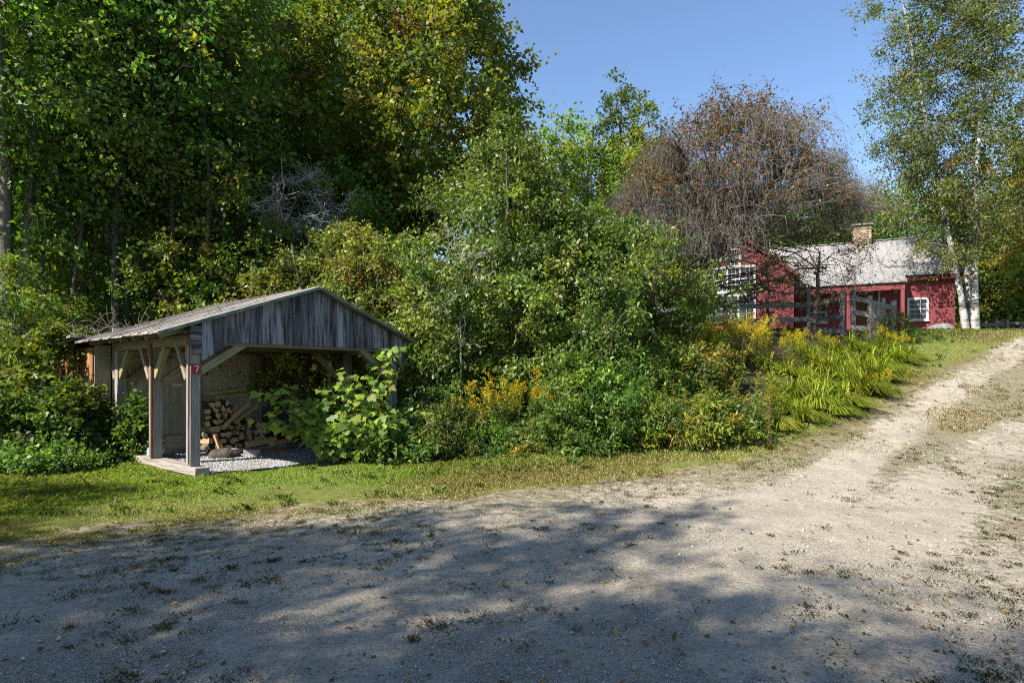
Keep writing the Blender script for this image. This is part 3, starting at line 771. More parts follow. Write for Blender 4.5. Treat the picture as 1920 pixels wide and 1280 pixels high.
def build_shed():
    rnd = random.Random(4)
    g = lambda a=.85, b=1.12: (lambda k: (k, k * rnd.uniform(.97, 1.0), k * rnd.uniform(.93, 1.0)))(rnd.uniform(a, b))
    S = root('open_shed', (SHED_O[0], SHED_O[1], float(h(*SHED_O))), 'weathered grey open-fronted wooden shed with a gable roof and firewood inside', 'shed', rotz=SHED_A)
    def post(s, t, w, z0, z1, m='wood_grey', label=None):
        b = MB(); b.beam((s, t, z0), (s, t, z1), w, w, (0, 1, 0), g(), .004)
        o = b.build('post', M[m], S, .008)
        if label: o['label'] = label
    post(.08, .08, .165, .15, 2.14)
    post(.09, 1.70, .175, .15, 2.14)
    post(.08, 3.50, .165, -.05, 2.14)
    post(4.17, .08, .16, 0, 2.14); post(4.17, 1.7, .16, 0, 2.14); post(3.89, 3.6, .17, 0, 2.3, 'wood_beam')
    # painted edge boards on the left faces of the posts
    b = MB(); b.box((-.024, 1.60, .16), (-.002, 1.655, 2.12), (.50, .42, .40), 2)
    o = b.build('edge_board', M['wood_brown'], S, .003); o['label'] = 'reddish strip along the middle post'
    b = MB(); b.box((-.030, .02, .2), (-.006, .065, 2.12), (1.05, .95, .92), 2)
    b.build('edge_board', M['wood_grey'], S, .003)
    b = MB(); b.box((-.035, 1.63, 1.98), (.02, 1.77, 2.22), (.7, .5, .42), 2); b.build('bracket_block', M['wood_brown'], S, .004)
    b = MB(); b.box((-.03, .03, 1.92), (.01, .13, 2.14), (1.1, .8, .55), 2); b.build('bracket_block', M['wood_brown'], S, .004)
    # sills
    b = MB(); b.beam((.10, -.22, .085), (.10, 3.15, .085), .24, .13, (0, 0, 1), (1.12, 1.08, 1.02), .006); b.build('sill', M['wood_grey'], S, .008)
    for c0, c1, k in (((-.02, -.32, -.06), (.30, -.13, .018), .7), ((.02, .55, -.05), (.24, .75, .016), .8), ((.24, -.26, .02), (.36, -.12, .07), .6)):
        b = MB(); b.box(c0, c1, (k, k * .98, k * .96), 0); b.build('footing_block', M['wood_grey'], S, .006)
    # plates, ties, rafters
    b = MB(); b.beam((.08, -.02, 2.22), (.08, 3.75, 2.22), .15, .17, col=(1, .98, .9), j=.004); b.build('eave_plate', M['wood_beam'], S, .006)
    b = MB(); b.beam((4.17, .02, 2.22), (4.17, 3.75, 2.22), .15, .17, col=(1, .98, .9)); b.build('eave_plate', M['wood_beam'], S, .006)
    for t in (.08, 1.70, 3.50):
        b = MB(); b.beam((.16, t, 2.225), (4.09, t, 2.225), .13, .16, col=(.8, .76, .66)); b.build('tie_beam', M['wood_beam'], S, .006)
    for t in (.25, .85, 1.45, 2.05, 2.65, 3.25, 3.75):
        b = MB()
        b.beam((-.38, t, roof_z(-.38) - .075), (2.26, t, roof_z(2.26) - .075), .06, .11, col=g(.8, 1.1)); b.build('rafter', M['wood_beam'], S, .004)
        b = MB(); b.beam((4.5, t, roof_z(4.5) - .075), (2.27, t, roof_z(2.27) - .075), .06, .11, col=g(.8, 1.1)); b.build('rafter', M['wood_beam'], S, .004)
    # knee braces
    def brace(p0, p1, w=.11, d=.13, c=(1.1, 1.02, .82), up=(0, 0, 1)):
        b = MB(); b.beam(p0, p1, w, d, up, c, .004); b.build('brace', M['wood_beam'], S, .006)
    brace((.14, .09, 1.68), (.92, .09, 2.19))
    brace((4.10, .09, 1.58), (3.35, .09, 2.19))
    for t in (1.72, 3.52):
        brace((.16, t, 1.46), (1.02, t, 2.17), .09, .15); brace((4.10, t, 1.46), (3.3, t, 2.17), .09, .13)
    brace((3.84, 3.58, 1.55), (2.95, 3.58, 2.2), .10, .12, (.7, .66, .5))
    for t in (.08, 1.70, 3.50):
        if t > .5: brace((.07, t - .09, 1.62), (.07, t - .55, 2.15), .09, .14, (1.15, 1.1, .8))
        brace((.02, t + .09, 1.58), (.02, t + .5, 2.15), .06, .08, (1.2, 1.12, 1.08))
    # gable siding: upright boards, each cut to the roof line
    b = MB(); s = .175
    def zb(s):
        if s < .66: return 1.87 + (s - .17) / .49 * .33
        if s > 3.78: return 2.19 - (s - 3.78) / .55 * .36
        return 2.20
    while s < 4.42:
        w = rnd.choice([.13, .16, .19, .22]); e = min(s + w, 4.44); t0 = -.03 + rnd.uniform(-.006, .006); k = rnd.choice([.42, .55, .7, .8, .9, 1.0, 1.15, 1.3, .5])
        mids = [2.26] if s < 2.26 < e else []
        top = [(q, t0, roof_z(q) - .035) for q in [e] + mids + [s]]
        mb_ = [q for q in (.66, 3.78) if s < q < e]
        bot = [(q, t0, zb(q) + rnd.uniform(-.006, .006)) for q in [s] + mb_ + [e - .004]]
        top[0] = (e - .004, t0, roof_z(e) - .035)
        b.prism(bot + top, (0, .022, 0), (k, k * .99, k * 1.02), 2)
        s = e
    b.build('gable_siding', M['wood_gable'], S)
    b = MB(); b.box((-.012, -.045, 2.145), (.165, .10, 2.30), (.75, .73, .72), 0); b.box((-.012, -.045, 2.303), (.165, .10, 2.455), (.62, .6, .6), 0); b.box((.03, -.040, 1.985), (.168, -.006, 2.14), (.6, .58, .58), 0)
    b.build('corner_block', M['wood_gable'], S, .005)
    # roof: left and right slopes of strips running down the slope
    for side in (0, 1):
        b = MB(); t = -.20
        while t < 3.95:
            w = rnd.uniform(.19, .25); e = min(t + w, 3.95); k = rnd.choice([.7, .85, 1, 1.1, 1.25]); dz = rnd.uniform(-.005, .008); k2 = rnd.uniform(-.03, .03)
            if side == 0: p0, p1 = (-.55 + k2, 2.30 + k2 * .356 + dz), (2.255, 3.30 + dz)
            else: p0, p1 = (4.61 + k2, 2.37 - k2 * .396 + dz), (2.262, 3.298 + dz)
            mid = (t + e) / 2
            b.beam((p0[0], mid, p0[1]), (p1[0], mid, p1[1]), e - t - .006, .024, (0, 0, 1), (k, k, k * 1.02))
            b.beam((p0[0], e, p0[1] + .016), (p1[0], e, p1[1] + .016), .022, .024, (0, 0, 1), (k * .9,) * 3)
            t = e
        o = b.build('roof_slope', M['shed_roof'], S)
    b = MB(); b.beam((-.56, -.213, 2.285), (2.245, -.213, 3.285), .018, .055, col=(1, 1, 1)); b.beam((2.275, -.213, 3.285), (4.62, -.213, 2.355), .018, .055)
    b.build('rake_trim', M['green_trim'], S, .003)
    # back wall of the bay
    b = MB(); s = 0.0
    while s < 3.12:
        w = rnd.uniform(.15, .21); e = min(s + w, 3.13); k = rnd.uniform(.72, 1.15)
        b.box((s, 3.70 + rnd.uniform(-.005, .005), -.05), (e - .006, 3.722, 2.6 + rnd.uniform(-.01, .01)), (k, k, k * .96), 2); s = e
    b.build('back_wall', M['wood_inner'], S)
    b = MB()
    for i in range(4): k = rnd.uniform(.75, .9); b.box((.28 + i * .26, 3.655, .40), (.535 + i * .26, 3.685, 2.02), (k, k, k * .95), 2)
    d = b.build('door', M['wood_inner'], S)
    b = MB(); b.box((1.10, 3.640, 1.42), (1.30, 3.654, 1.47), (1, 1, 1), 0); b.build('latch', M['metal'], d)
    b = MB(); b.box((1.13, 3.640, 1.62), (1.16, 3.654, 1.80), (1, 1, 1), 0); b.build('hook', M['metal'], d)
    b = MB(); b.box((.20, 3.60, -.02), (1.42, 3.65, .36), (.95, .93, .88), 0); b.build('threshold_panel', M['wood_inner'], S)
    b = MB(); b.box((1.62, 3.66, 1.66), (1.86, 3.69, 1.80), (.8, .55, .4), 0); b.build('plaque', M['wood_brown'], S)
    b = MB(); b.beam((2.75, 3.78, 1.95), (4.9, 3.78, 1.93), .05, .33, (0, 0, 1)); b.build('red_rail', M['red_beam'], S, .005)
    # closed room behind
    b = MB(); t = 3.76
    while t < 6.5:
        w = rnd.uniform(.12, .2); e = min(t + w, 6.5); k = rnd.uniform(.6, 1.25); b.box((-.33, t, -.05), (-.305, e - .008, 2.2), (k, k * rnd.uniform(.8, 1), k * .95), 2); t = e
    b.build('rear_side_wall', M['wood_brown'], S)
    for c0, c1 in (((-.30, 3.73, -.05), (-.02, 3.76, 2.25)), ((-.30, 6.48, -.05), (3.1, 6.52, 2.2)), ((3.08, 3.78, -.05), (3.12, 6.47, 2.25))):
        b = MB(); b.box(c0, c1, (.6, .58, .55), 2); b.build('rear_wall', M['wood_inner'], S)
    b = MB(); b.beam((1.3, 3.97, 2.42), (1.3, 6.75, 2.22), 3.9, .05, col=(.8, .8, .8)); b.build('rear_roof', M['shed_roof'], S)
    # number plate
    b = MB(); b.box((.0, -.031, 1.665), (.165, -.009, 1.825), (1, 1, 1), 2); pl = b.build('number_plate', M['red_sign'], S, .002)
    b = MB(); y = -.033
    def q(pts): b.prism([(x, y, z) for x, z in pts], (0, -.002, 0))
    q([(.048, 1.785), (.048, 1.800), (.122, 1.800), (.122, 1.785)][::-1]); q([(.122, 1.784), (.104, 1.784), (.072, 1.690), (.090, 1.690)])
    b.build('numeral', M['white'], pl)

# ------------------------------------------------------------------ firewood and lumber
def log_mesh(name, seed, L, kind):
    rs = np.random.RandomState(seed); r = .075 * rs.uniform(.85, 1.15)
    if kind == 'wedge': a = np.linspace(0, R(rs.uniform(70, 120)), 5); prof = [(0, 0)] + [(r * 1.35 * math.cos(q), r * 1.35 * math.sin(q)) for q in a]
    elif kind == 'half': a = np.linspace(0, math.pi, 8); prof = [(r * 1.1 * math.cos(q), r * 1.1 * math.sin(q)) for q in a]
    elif kind == 'block': prof = [(-r * .8, -r * .5), (r * .8, -r * .7), (r * .9, r * .5), (-r * .6, r * .75)]
    else: a = np.linspace(0, 2 * math.pi, 10)[:-1]; prof = [(r * .9 * math.cos(q), r * .9 * math.sin(q)) for q in a]
    prof = np.array(prof); prof = prof - prof.mean(0); prof *= rs.uniform(.9, 1.1, prof.shape)
    n = len(prof); b = MB(); st = np.linspace(-L / 2, L / 2, 5)
    rings = [[(x, prof[i, 0] * k[i, 0], prof[i, 1] * k[i, 1]) for i in range(n)] for x, k in ((x, 1 + rs.normal(0, .045, (n, 2))) for x in st)]
    split = np.array((.46, .33, .18)) * rs.uniform(.6, 1.15); bark = np.array((.15, .12, .095))
    for i in range(n):
        j = (i + 1) % n
        on_bark = (kind == 'round') or (kind == 'half' and i < n - 1) or (kind == 'wedge' and 0 < i < n - 1)
        c = (bark if on_bark else split) * rs.uniform(.8, 1.15)
        for a in range(4):
            vs = [rings[a][i], rings[a][j], rings[a + 1][j], rings[a + 1][i]]; b.add(vs, [(0, 1, 2, 3)], c, vs)
    ec = np.array((.56, .42, .25)) * rs.uniform(.75, 1.1)
    b.add(rings[0], [tuple(range(n - 1, -1, -1))], ec * .92, rings[0]); b.add(rings[-1], [tuple(range(n))], ec, rings[-1])
    return b.mesh(name, M['tint'])

def build_firewood():
    rnd = random.Random(9)
    protos = [log_mesh('log', 30 + i, rnd.uniform(.38, .46), k) for i, k in enumerate(['wedge', 'wedge', 'half', 'block', 'wedge', 'half', 'round', 'wedge', 'block'])]
    lab = 'split firewood log stacked end-out in the heap inside the shed'
    for r in range(8):
        s0 = 1.42 + .02 * r; s1 = 2.86 - .02 * r - max(0, r - 3) * .19
        s = s0 + .06 * (r % 2)
        while s < s1:
            for lay in ((0, 1) if r < 4 else (0,)):
                o = link('firewood_log', rnd.choice(protos)); p = SL(s + rnd.uniform(-.02, .02), 2.86 + .44 * lay + rnd.uniform(-.05, .05) + .03 * r, .13 + .128 * r + rnd.uniform(-.012, .02))
                o.location = p; o.rotation_euler = (rnd.uniform(0, 6.28), rnd.uniform(-.10, .10), SHED_A + math.pi / 2 + rnd.uniform(-.28, .28))
                if lay == 0: tag(o, lab, 'log', 'logs stacked in the shed')
                else: tag(o, 'split firewood log in the hidden second row against the back wall', 'log', 'logs behind the front row')
            s += rnd.uniform(.125, .155)
    def stick(name, p0, p1, w, d, col, label, cat, m='wood_tan', group=None):
        b = MB(); b.beam(p0, p1, w, d, (0, 0, 1), col, .006); o = b.build(name, M[m], None, .006); tag(o, label, cat, group)
    stick('split_slab', SL(1.50, 2.80, 1.27), SL(2.30, 2.86, 1.33), .15, .06, (1, 1, 1), 'long tan split slab lying across the top of the firewood heap', 'slab')
    stick('split_slab', SL(1.55, 2.62, 1.20), SL(2.34, 2.70, 1.235), .11, .045, (.85, .75, .6), 'second slab just under the topmost one on the firewood heap', 'slab')
    stick('split_slab', SL(1.66, 2.46, .58), SL(2.26, 2.58, 1.04), .07, .06, (1.1, 1.1, 1.1), 'pale split stick leaning diagonally on the front of the firewood heap', 'stick')
    stick('split_slab', SL(1.92, 2.50, .66), SL(2.46, 2.60, .98), .07, .07, (.9, .82, .7), 'darker diagonal stick just right of the pale leaning stick', 'stick')
    stick('split_slab', SL(1.72, 2.42, .34), SL(2.2, 2.5, .62), .04, .035, (.55, .45, .4), 'thin brown stick slanting low across the firewood heap', 'stick')
    stick('split_slab', SL(1.55, 2.30, .03), SL(1.47, 2.44, .42), .085, .05, (1.1, 1.0, .9), 'short upright wedge of wood leaning at the left of the heap', 'wedge')
    stick('split_slab', SL(1.98, 2.12, .20), SL(2.66, 2.18, .25), .13, .12, (1.08, 1.02, .95), 'thick tan split log lying along the front of the heap', 'log')
    stick('split_slab', SL(2.48, 2.05, .17), SL(3.06, 2.28, .20), .14, .10, (1.0, .98, .9), 'long pale split log at the right front of the heap', 'log')
    stick('lumber_plank', SL(1.55, 2.20, .10), SL(2.85, 2.16, .11), .24, .06, (.9, .9, .9), 'wide grey plank lying under the front split logs', 'plank', 'wood_grey')
    stick('lumber_plank', SL(2.1, 1.94, .065), SL(3.5, 2.3, .08), .22, .06, (.8, .76, .7), 'grey plank reaching out to the right of the firewood heap', 'plank', 'wood_grey')
    stick('lumber_plank', SL(2.0, 1.76, .04), SL(2.75, 1.86, .05), .16, .06, (.9, .8, .7), 'short tan-edged board in front of the grey planks', 'board', 'wood_brown')
    stick('lumber_plank', SL(1.86, 1.96, .07), SL(2.1, 1.72, .07), .15, .11, (1.3, 1.3, 1.3), 'pale grey timber end sticking out toward the lawn', 'timber', 'wood_grey')
    # dark chopping block / stone
    bm = bmesh.new(); bmesh.ops.create_icosphere(bm, subdivisions=3, radius=1)
    rs = np.random.RandomState(2)
    for v in bm.verts: v.co = Vector((v.co.x * .30, v.co.y * .26, max(v.co.z, -.2) * .15)) * (1 + .06 * math.sin(7 * v.co.x + 3 * v.co.y))
    me = bpy.data.meshes.new('flat_stone'); bm.to_mesh(me); bm.free(); me.materials.append(M['bark_dark'])
    o = link('flat_stone', me); o.location = SL(1.42, 1.95, .05); tag(o, 'dark rounded stone on the gravel left of the planks', 'stone')
    # crumpled plastic bag behind the sill
    bm = bmesh.new(); bmesh.ops.create_icosphere(bm, subdivisions=4, radius=1)
    for v in bm.verts:
        k = 1 + .18 * math.sin(9 * v.co.x + 5 * v.co.z) + .14 * math.sin(13 * v.co.y - 6 * v.co.x) + .1 * math.sin(21 * v.co.z + 17 * v.co.y)
        v.co = Vector((v.co.x * .11, v.co.y * .16, max(v.co.z, -.6) * .13)) * k
    me = bpy.data.meshes.new('plastic_bag'); bm.to_mesh(me); bm.free(); me.materials.append(M['bag'])
    o = link('plastic_bag', me); o.location = SL(.20, 2.05, .20); o.rotation_euler[2] = SHED_A; tag(o, 'small crumpled blue and white plastic bag behind the shed sill', 'bag')
    b = MB(); p = SL(-.12, 3.05, 0); b.beam(p, SL(-.05, 3.3, 1.45), .022, .022, (0, 1, 0), (1.5, 1.45, 1.35)); tag(b.build('garden_stake', M['wood_grey']), 'thin pale stake leaning beside the rear left shed post', 'stake')

# ------------------------------------------------------------------ red farmhouse on the rise
HOUSE = np.array([18.04, 25.0]); HA = R(-25)
def HL(u, y, z=0.):
    c, s = math.cos(HA), math.sin(HA)
    return np.array([HOUSE[0] + u * c - y * s, HOUSE[1] + u * s + y * c, 3.28 + z])

def build_house():
    rnd = random.Random(21)
    H_ = root('farmhouse', (HOUSE[0], HOUSE[1], 3.28), 'red board-sided farmhouse with a pale metal roof behind the bare trees', 'house', rotz=HA)
    cr = lambda: (lambda k: (k, k, k))(rnd.uniform(.88, 1.1))
    def boards_front(b, x0, x1, y, z0, ztop, step=.21, th=.03, out=-1):
        """upright boards on a wall facing -y; ztop(x) gives the top"""
        x = x0
        while x < x1 - .01:
            e = min(x + step, x1)
            xs = [x] + [q for q in (-8.24,) if x < q < e] + [e - .008]
            poly = [(x, y, z0), (e - .008, y, z0)] + [(q, y, ztop(q)) for q in xs[::-1]]
            b.prism(poly, (0, th, 0), cr(), 2)
            b.box((e - .03, y - .016, z0), (e + .012, y - .002, min(ztop(e), ztop(x)) - .02), cr(), 2)
            x = e
    def boards_side(b, y0, y1, x, z0, ztop, step=.24, th=.03):
        y = y0
        while y < y1 - .01:
            e = min(y + step, y1); b.prism([(x, y, z0), (x, e - .008, z0), (x, e - .008, ztop(e)), (x, y, ztop(y))], (th, 0, 0), cr(), 2); y = e
    rz = lambda y: 4.66 - .665 * abs(y - 3)
    # long wing
    b = MB(); boards_front(b, -5.9, 0, 0, -.4, lambda x: 2.60); b.build('wall', M['red'], H_)
    b = MB(); boards_side(b, .03, 6, -.035, -.4, lambda y: rz(y) - .08); b.build('wall', M['red'], H_)
    b = MB(); boards_front(b, -10.5, 0, 5.97, -.4, lambda x: 2.55, .4); b.build('wall', M['red'], H_)
    # gable block
    gz = lambda x: 4.66 - .825 * abs(x + 8.24) - .05
    b = MB(); boards_front(b, -10.53, -5.95, -2.3, -.4, gz); b.build('gable_wall', M['red'], H_)
    b = MB(); boards_side(b, -2.27, 3, -5.98, -.4, lambda y: 2.7); b.build('wall', M['red'], H_)
    b = MB(); boards_side(b, -2.27, 6, -10.5, -.4, lambda y: 2.7); b.build('wall', M['red'], H_)
    # dark core so nothing shows through the board gaps
    b = MB(); b.box((-5.8, .05, -.3), (-.06, 5.9, 2.45)); b.box((-10.4, -2.2, -.3), (-6.05, 5.9, 2.55)); b.build('inner_core', M['black'], H_)
    # roofs: standing seam sheets
    def roof_plane(name, x0, x1, ya, za, yb, zb_, seam=.42, label=None):
        b = MB(); x = x0
        while x < x1 - .01:
            e = min(x + seam, x1); k = rnd.uniform(.82, 1.08)
            m_ = (x + e) / 2
            b.beam((m_, ya, za), (m_, yb, zb_), e - x - .004, .03, (0, 0, 1), (k, k, k))
            b.beam((e, ya, za + .025), (e, yb, zb_ + .025), .025, .045, (0, 0, 1), (k * .8,) * 3)
            x = e
        o = b.build(name, M['metal_roof'], H_)
        return o
    rf = roof_plane('roof', -7.2, .25, -.28, 2.50 + .06, 2.995, 4.70)
    roof_plane('roof', -8.2, .25, 6.28, 2.56, 3.005, 4.70)
    pr = roof_plane('porch_roof', -5.93, -1.86, -1.66, 2.13, .30, 2.92)
    def slope_x(name, xa, za, xb, zb_, y0, y1):
        b = MB(); y = y0
        while y < y1 - .01:
            e = min(y + .42, y1); k = rnd.uniform(.82, 1.08); m_ = (y + e) / 2
            b.beam((xa, m_, za), (xb, m_, zb_), e - y - .004, .03, (0, 0, 1), (k, k, k)); b.beam((xa, e, za + .025), (xb, e, zb_ + .025), .025, .045, (0, 0, 1), (k * .8,) * 3); y = e
        b.build(name, M['metal_roof'], H_)
    slope_x('gable_roof', -5.72, 4.66 - .825 * 2.52 + .03, -8.235, 4.70, -2.5, 2.9)
    slope_x('gable_roof', -10.76, 4.66 - .825 * 2.52 + .03, -8.245, 4.70, -2.5, 2.9)
    b = MB(); b.beam((-7.3, 3, 4.735), (.26, 3, 4.735), .22, .035); b.build('ridge_cap', M['metal_roof'], H_)
    # rake and eave trim
    for p0, p1, k in (((-5.76, -2.44, 4.66 - .825 * 2.48 - .07), (-8.2, -2.44, 4.60), 1.12), ((-10.7, -2.44, 4.66 - .825 * 2.46 - .07), (-8.28, -2.44, 4.60), 1.12), ((-1.84, -.20, 2.44), (.2, -.20, 2.44), .7), ((.22, -.25, 2.47), (.22, 3, 4.62), .9)):
        b = MB(); b.beam(p0, p1, .03, .16, col=(k, k, k)); b.build('trim_board', M['red'], H_)
    # porch
    b = MB(); b.beam((-5.9, -1.50, 1.96), (-1.92, -1.50, 1.96), .14, .24); b.build('porch_beam', M['red'], H_, .006)
    for x in (-2.0, -3.9):
        b = MB(); b.beam((x, -1.5, -.35), (x, -1.5, 1.84), .13, .13, (0, 1, 0)); b.build('porch_post', M['red'], H_, .006)
    b = MB(); b.prism([(-1.88, -1.62, 2.06), (-1.88, -.035, 2.06), (-1.88, -.035, 2.68)], (.03, 0, 0)); b.build('porch_end', M['red'], H_)
    b = MB(); b.box((-5.9, -1.7, -.4), (-1.9, -.02, .02), (.8, .8, .8), 0); b.build('porch_floor', M['wood_grey'], H_)
    # doors and windows
    def window(name, x0, x1, z0, z1, y, cols, rows, tw=.09, bars=1):
        b = MB()
        b.box((x0 - tw, y - .06, z0 - tw), (x0, y - .005, z1 + tw)); b.box((x1, y - .06, z0 - tw), (x1 + tw, y - .005, z1 + tw))
        b.box((x0, y - .058, z1), (x1, y - .005, z1 + tw), axis=0)
        W_ = (x1 - x0) / bars
        for k in range(bars):
            a, c = x0 + k * W_, x0 + (k + 1) * W_
            if k: b.box((a - .035, y - .055, z0), (a + .035, y - .005, z1)); a += .035
            if k < bars - 1: c -= .035
            zm = (z0 + z1) / 2; b.box((a, y - .045, zm - .022), (c, y - .012, zm + .022), axis=0)
            for i in range(1, cols): q = a + (c - a) * i / cols; b.box((q - .007, y - .040, z0), (q + .007, y - .014, z1))
            for i in range(1, rows):
                if rows % 2 == 0 and i == rows // 2: continue
                q = z0 + (z1 - z0) * i / rows; b.box((a, y - .038, q - .007), (c, y - .016, q + .007), axis=0)
        f = b.build(name, M['white'], H_)
        b = MB(); b.box((x0 + .002, y - .022, z0 + .002), (x1 - .002, y - .016, z1 - .002)); b.build('pane', M['glass'], f)
        b = MB(); b.box((x0 - tw - .02, y - .11, z0 - tw - .03), (x1 + tw + .02, y - .004, z0 - tw - .003 + .0), axis=0); b.box((x0, y - .058, z0 - tw), (x1, y - .005, z0), axis=0); b.build('sill', M['white'], f)
    window('window', -1.56, -.98, .78, 1.56, 0, 3, 4)
    window('window', -8.58, -8.10, 3.15, 3.80, -2.3, 3, 4)
    window('window_bay', -9.08, -7.50, 2.08, 3.02, -2.3, 3, 4, .10, 3)
    window('window_bay', -9.30, -7.50, .82, 1.82, -2.3, 2, 4, .10, 3)
    window('window', -5.3, -4.7, .8, 1.6, 0, 3, 4, .08)
    b = MB(); b.box((-3.6, -.05, 0), (-2.7, -.018, 1.95), (.35, .3, .3)); d = b.build('door', M['wood_brown'], H_)
    b = MB(); b.box((-3.68, -.07, 0), (-3.605, -.018, 2.03)); b.box((-2.695, -.07, 0), (-2.62, -.018, 2.03)); b.build('frame', M['white'], d)
    # chimney
    b = MB(); b.box((-3.42, 2.62, 3.7), (-2.68, 3.3, 5.42)); ch = b.build('chimney', M['stone'], rf, .02)
    b = MB(); b.box((-3.50, 2.53, 5.423), (-2.60, 3.39, 5.52)); b.build('cap', M['rock'], ch, .015)
    tb = Tubes(); tb.add([(-7.0, 1.9, 3.9), (-7.0, 1.9, 4.5), (-7.0, 1.9, 4.95)], [.05, .05, .05], 8); link('vent_pipe', tb.mesh('vent_pipe', M['white']), rf)

# ------------------------------------------------------------------ fences, gate, boulder
def build_fences():
    rnd = random.Random(3)
    def fence(name, label, pts, tops, rails, post_w=.13, extra=()):
        base = pts[0]; r = root(name, tuple(base), label, 'fence')
        L = lambda p: np.array(p) - np.array(base)
        for p, ht in zip(pts, tops):
            b = MB(); b.beam(L(p) + np.array([0, 0, -.3]), L(p) + np.array([rnd.uniform(-.03, .03), 0, ht]), post_w, post_w, (0, 1, 0), (lambda k: (k, k, k))(rnd.uniform(.8, 1.3)), .008); b.build('post', M['wood_fence'], r, .008)
        for i in range(len(pts) - 1):
            for z0, z1 in rails[i]:
                a = L(pts[i]) + np.array([0, 0, z0]); c = L(pts[i + 1]) + np.array([0, 0, z1])
                d = unit(c - a); nrm = np.array([d[1], -d[0], 0]); o = nrm * (post_w / 2 + .016)
                b = MB(); b.beam(a + o - d * .06, c + o + d * .06, .028, .16, (0, 0, 1), (lambda k: (k, k, k))(rnd.uniform(.65, 1.05)), .008); b.build('rail', M['wood_fence'], r, .004)
        return r
    A = [at(px, Y) for px, Y in ((985, 16.6), (1100, 18.2), (1235, 19.4), (1361, 20.2), (1515, 20.7), (1578, 19.9))]
    two = [(.95, .95), (.5, .5)]
    fence('rail_fence', 'weathered grey rail fence running uphill behind the goldenrod bed', A, [1.15, 1.15, 1.15, 1.2, 1.45, 1.45], [two, two, two, [(.9, .88), (.40, .40)], [(.85, 1.2), (.32, .62), (.05, .15)]])
    B = [at(px, Y) for px, Y in ((1600, 19.7), (1632, 19.5), (1655, 19.9), (1674, 20.6))]
    three = [(1.22, 1.02), (.80, .66), (.32, .26)]
    fence('yard_gate', 'low grey gate section of upright posts and three curved rails before the porch', B, [1.5, 1.35, 1.2, 1.05], [[(1.25, 1.15), (.8, .72), (.3, .28)], [(1.12, .95), (.7, .6), (.27, .22)], [(.93, .8), (.58, .48), (.2, .16)]], .12)
    # a bundle of pickets at the gate
    base = at(1641, 19.2); r = root('picket_bundle', base, 'bundle of narrow pale pickets standing against the grey gate', 'pickets')
    for i in range(6):
        b = MB(); x = -.16 + .06 * i; k = rnd.uniform(.9, 1.5); b.beam((x, rnd.uniform(-.04, .04), -.2), (x + rnd.uniform(-.05, .05), rnd.uniform(0, .08), rnd.uniform(1.0, 1.25)), .05, .025, (0, 1, 0), (k, k * (.8 if i == 3 else .97), k * (.62 if i == 3 else .92))); b.build('picket', M['wood_fence'], r)
    # far right fence with a braced gate
    C = [at(px, Y) for px, Y in ((1828, 27.5), (1869, 27.0), (1884, 26.8))]
    fence('paddock_fence', 'grey two-rail fence right of the birch trunks', C, [.72, .85, .72], [[(.66, .66), (.3, .3)], [(.66, .66), (.3, .3)]], .12)
    base = at(1888, 26.7); r = root('farm_gate', base, 'grey wooden gate with a diagonal brace at the right edge', 'gate'); e = np.array(at(1960, 25.6)) - np.array(base); e[2] = 0; L_ = np.linalg.norm(e); d = e / L_
    for z in (.18, .66):
        b = MB(); b.beam(np.array([0, 0, z]), e + np.array([0, 0, z]), .03, .12, (0, 0, 1), (1, 1, 1.05)); b.build('rail', M['wood_fence'], r, .004)
    for k in (0, .5, 1):
        b = MB(); b.beam(e * k + np.array([0, -.035, .03]), e * k + np.array([0, -.035, .82]), .11, .03, (0, 1, 0), (.95, .95, 1)); b.build('upright', M['wood_fence'], r, .004)
    b = MB(); b.beam(e * .12 + np.array([0, -.07, .16]), e * .5 + np.array([0, -.07, .70]), .03, .10, (0, 0, 1), (1.1, 1.1, 1.15)); b.build('brace', M['wood_fence'], r, .004)
    # boulder
    bm = bmesh.new(); bmesh.ops.create_icosphere(bm, subdivisions=4, radius=1)
    for v in bm.verts:
        k = 1 + .10 * math.sin(3.1 * v.co.x + 2) + .07 * math.sin(5 * v.co.y + 4 * v.co.z) + .03 * math.sin(15 * v.co.x + 11 * v.co.y)
        v.co = Vector((v.co.x * .66, v.co.y * .42, v.co.z * .33 * (1 if v.co.z < .5 else .85))) * k
    me = bpy.data.meshes.new('boulder'); bm.to_mesh(me); bm.free(); me.materials.append(M['rock'])
    for p in me.polygons: p.use_smooth = True
    o = link('boulder', me); o.location = at(1765, 23.2, .06); o.rotation_euler[2] = .3; tag(o, 'low grey boulder on the lawn beside the birch trunks', 'boulder')

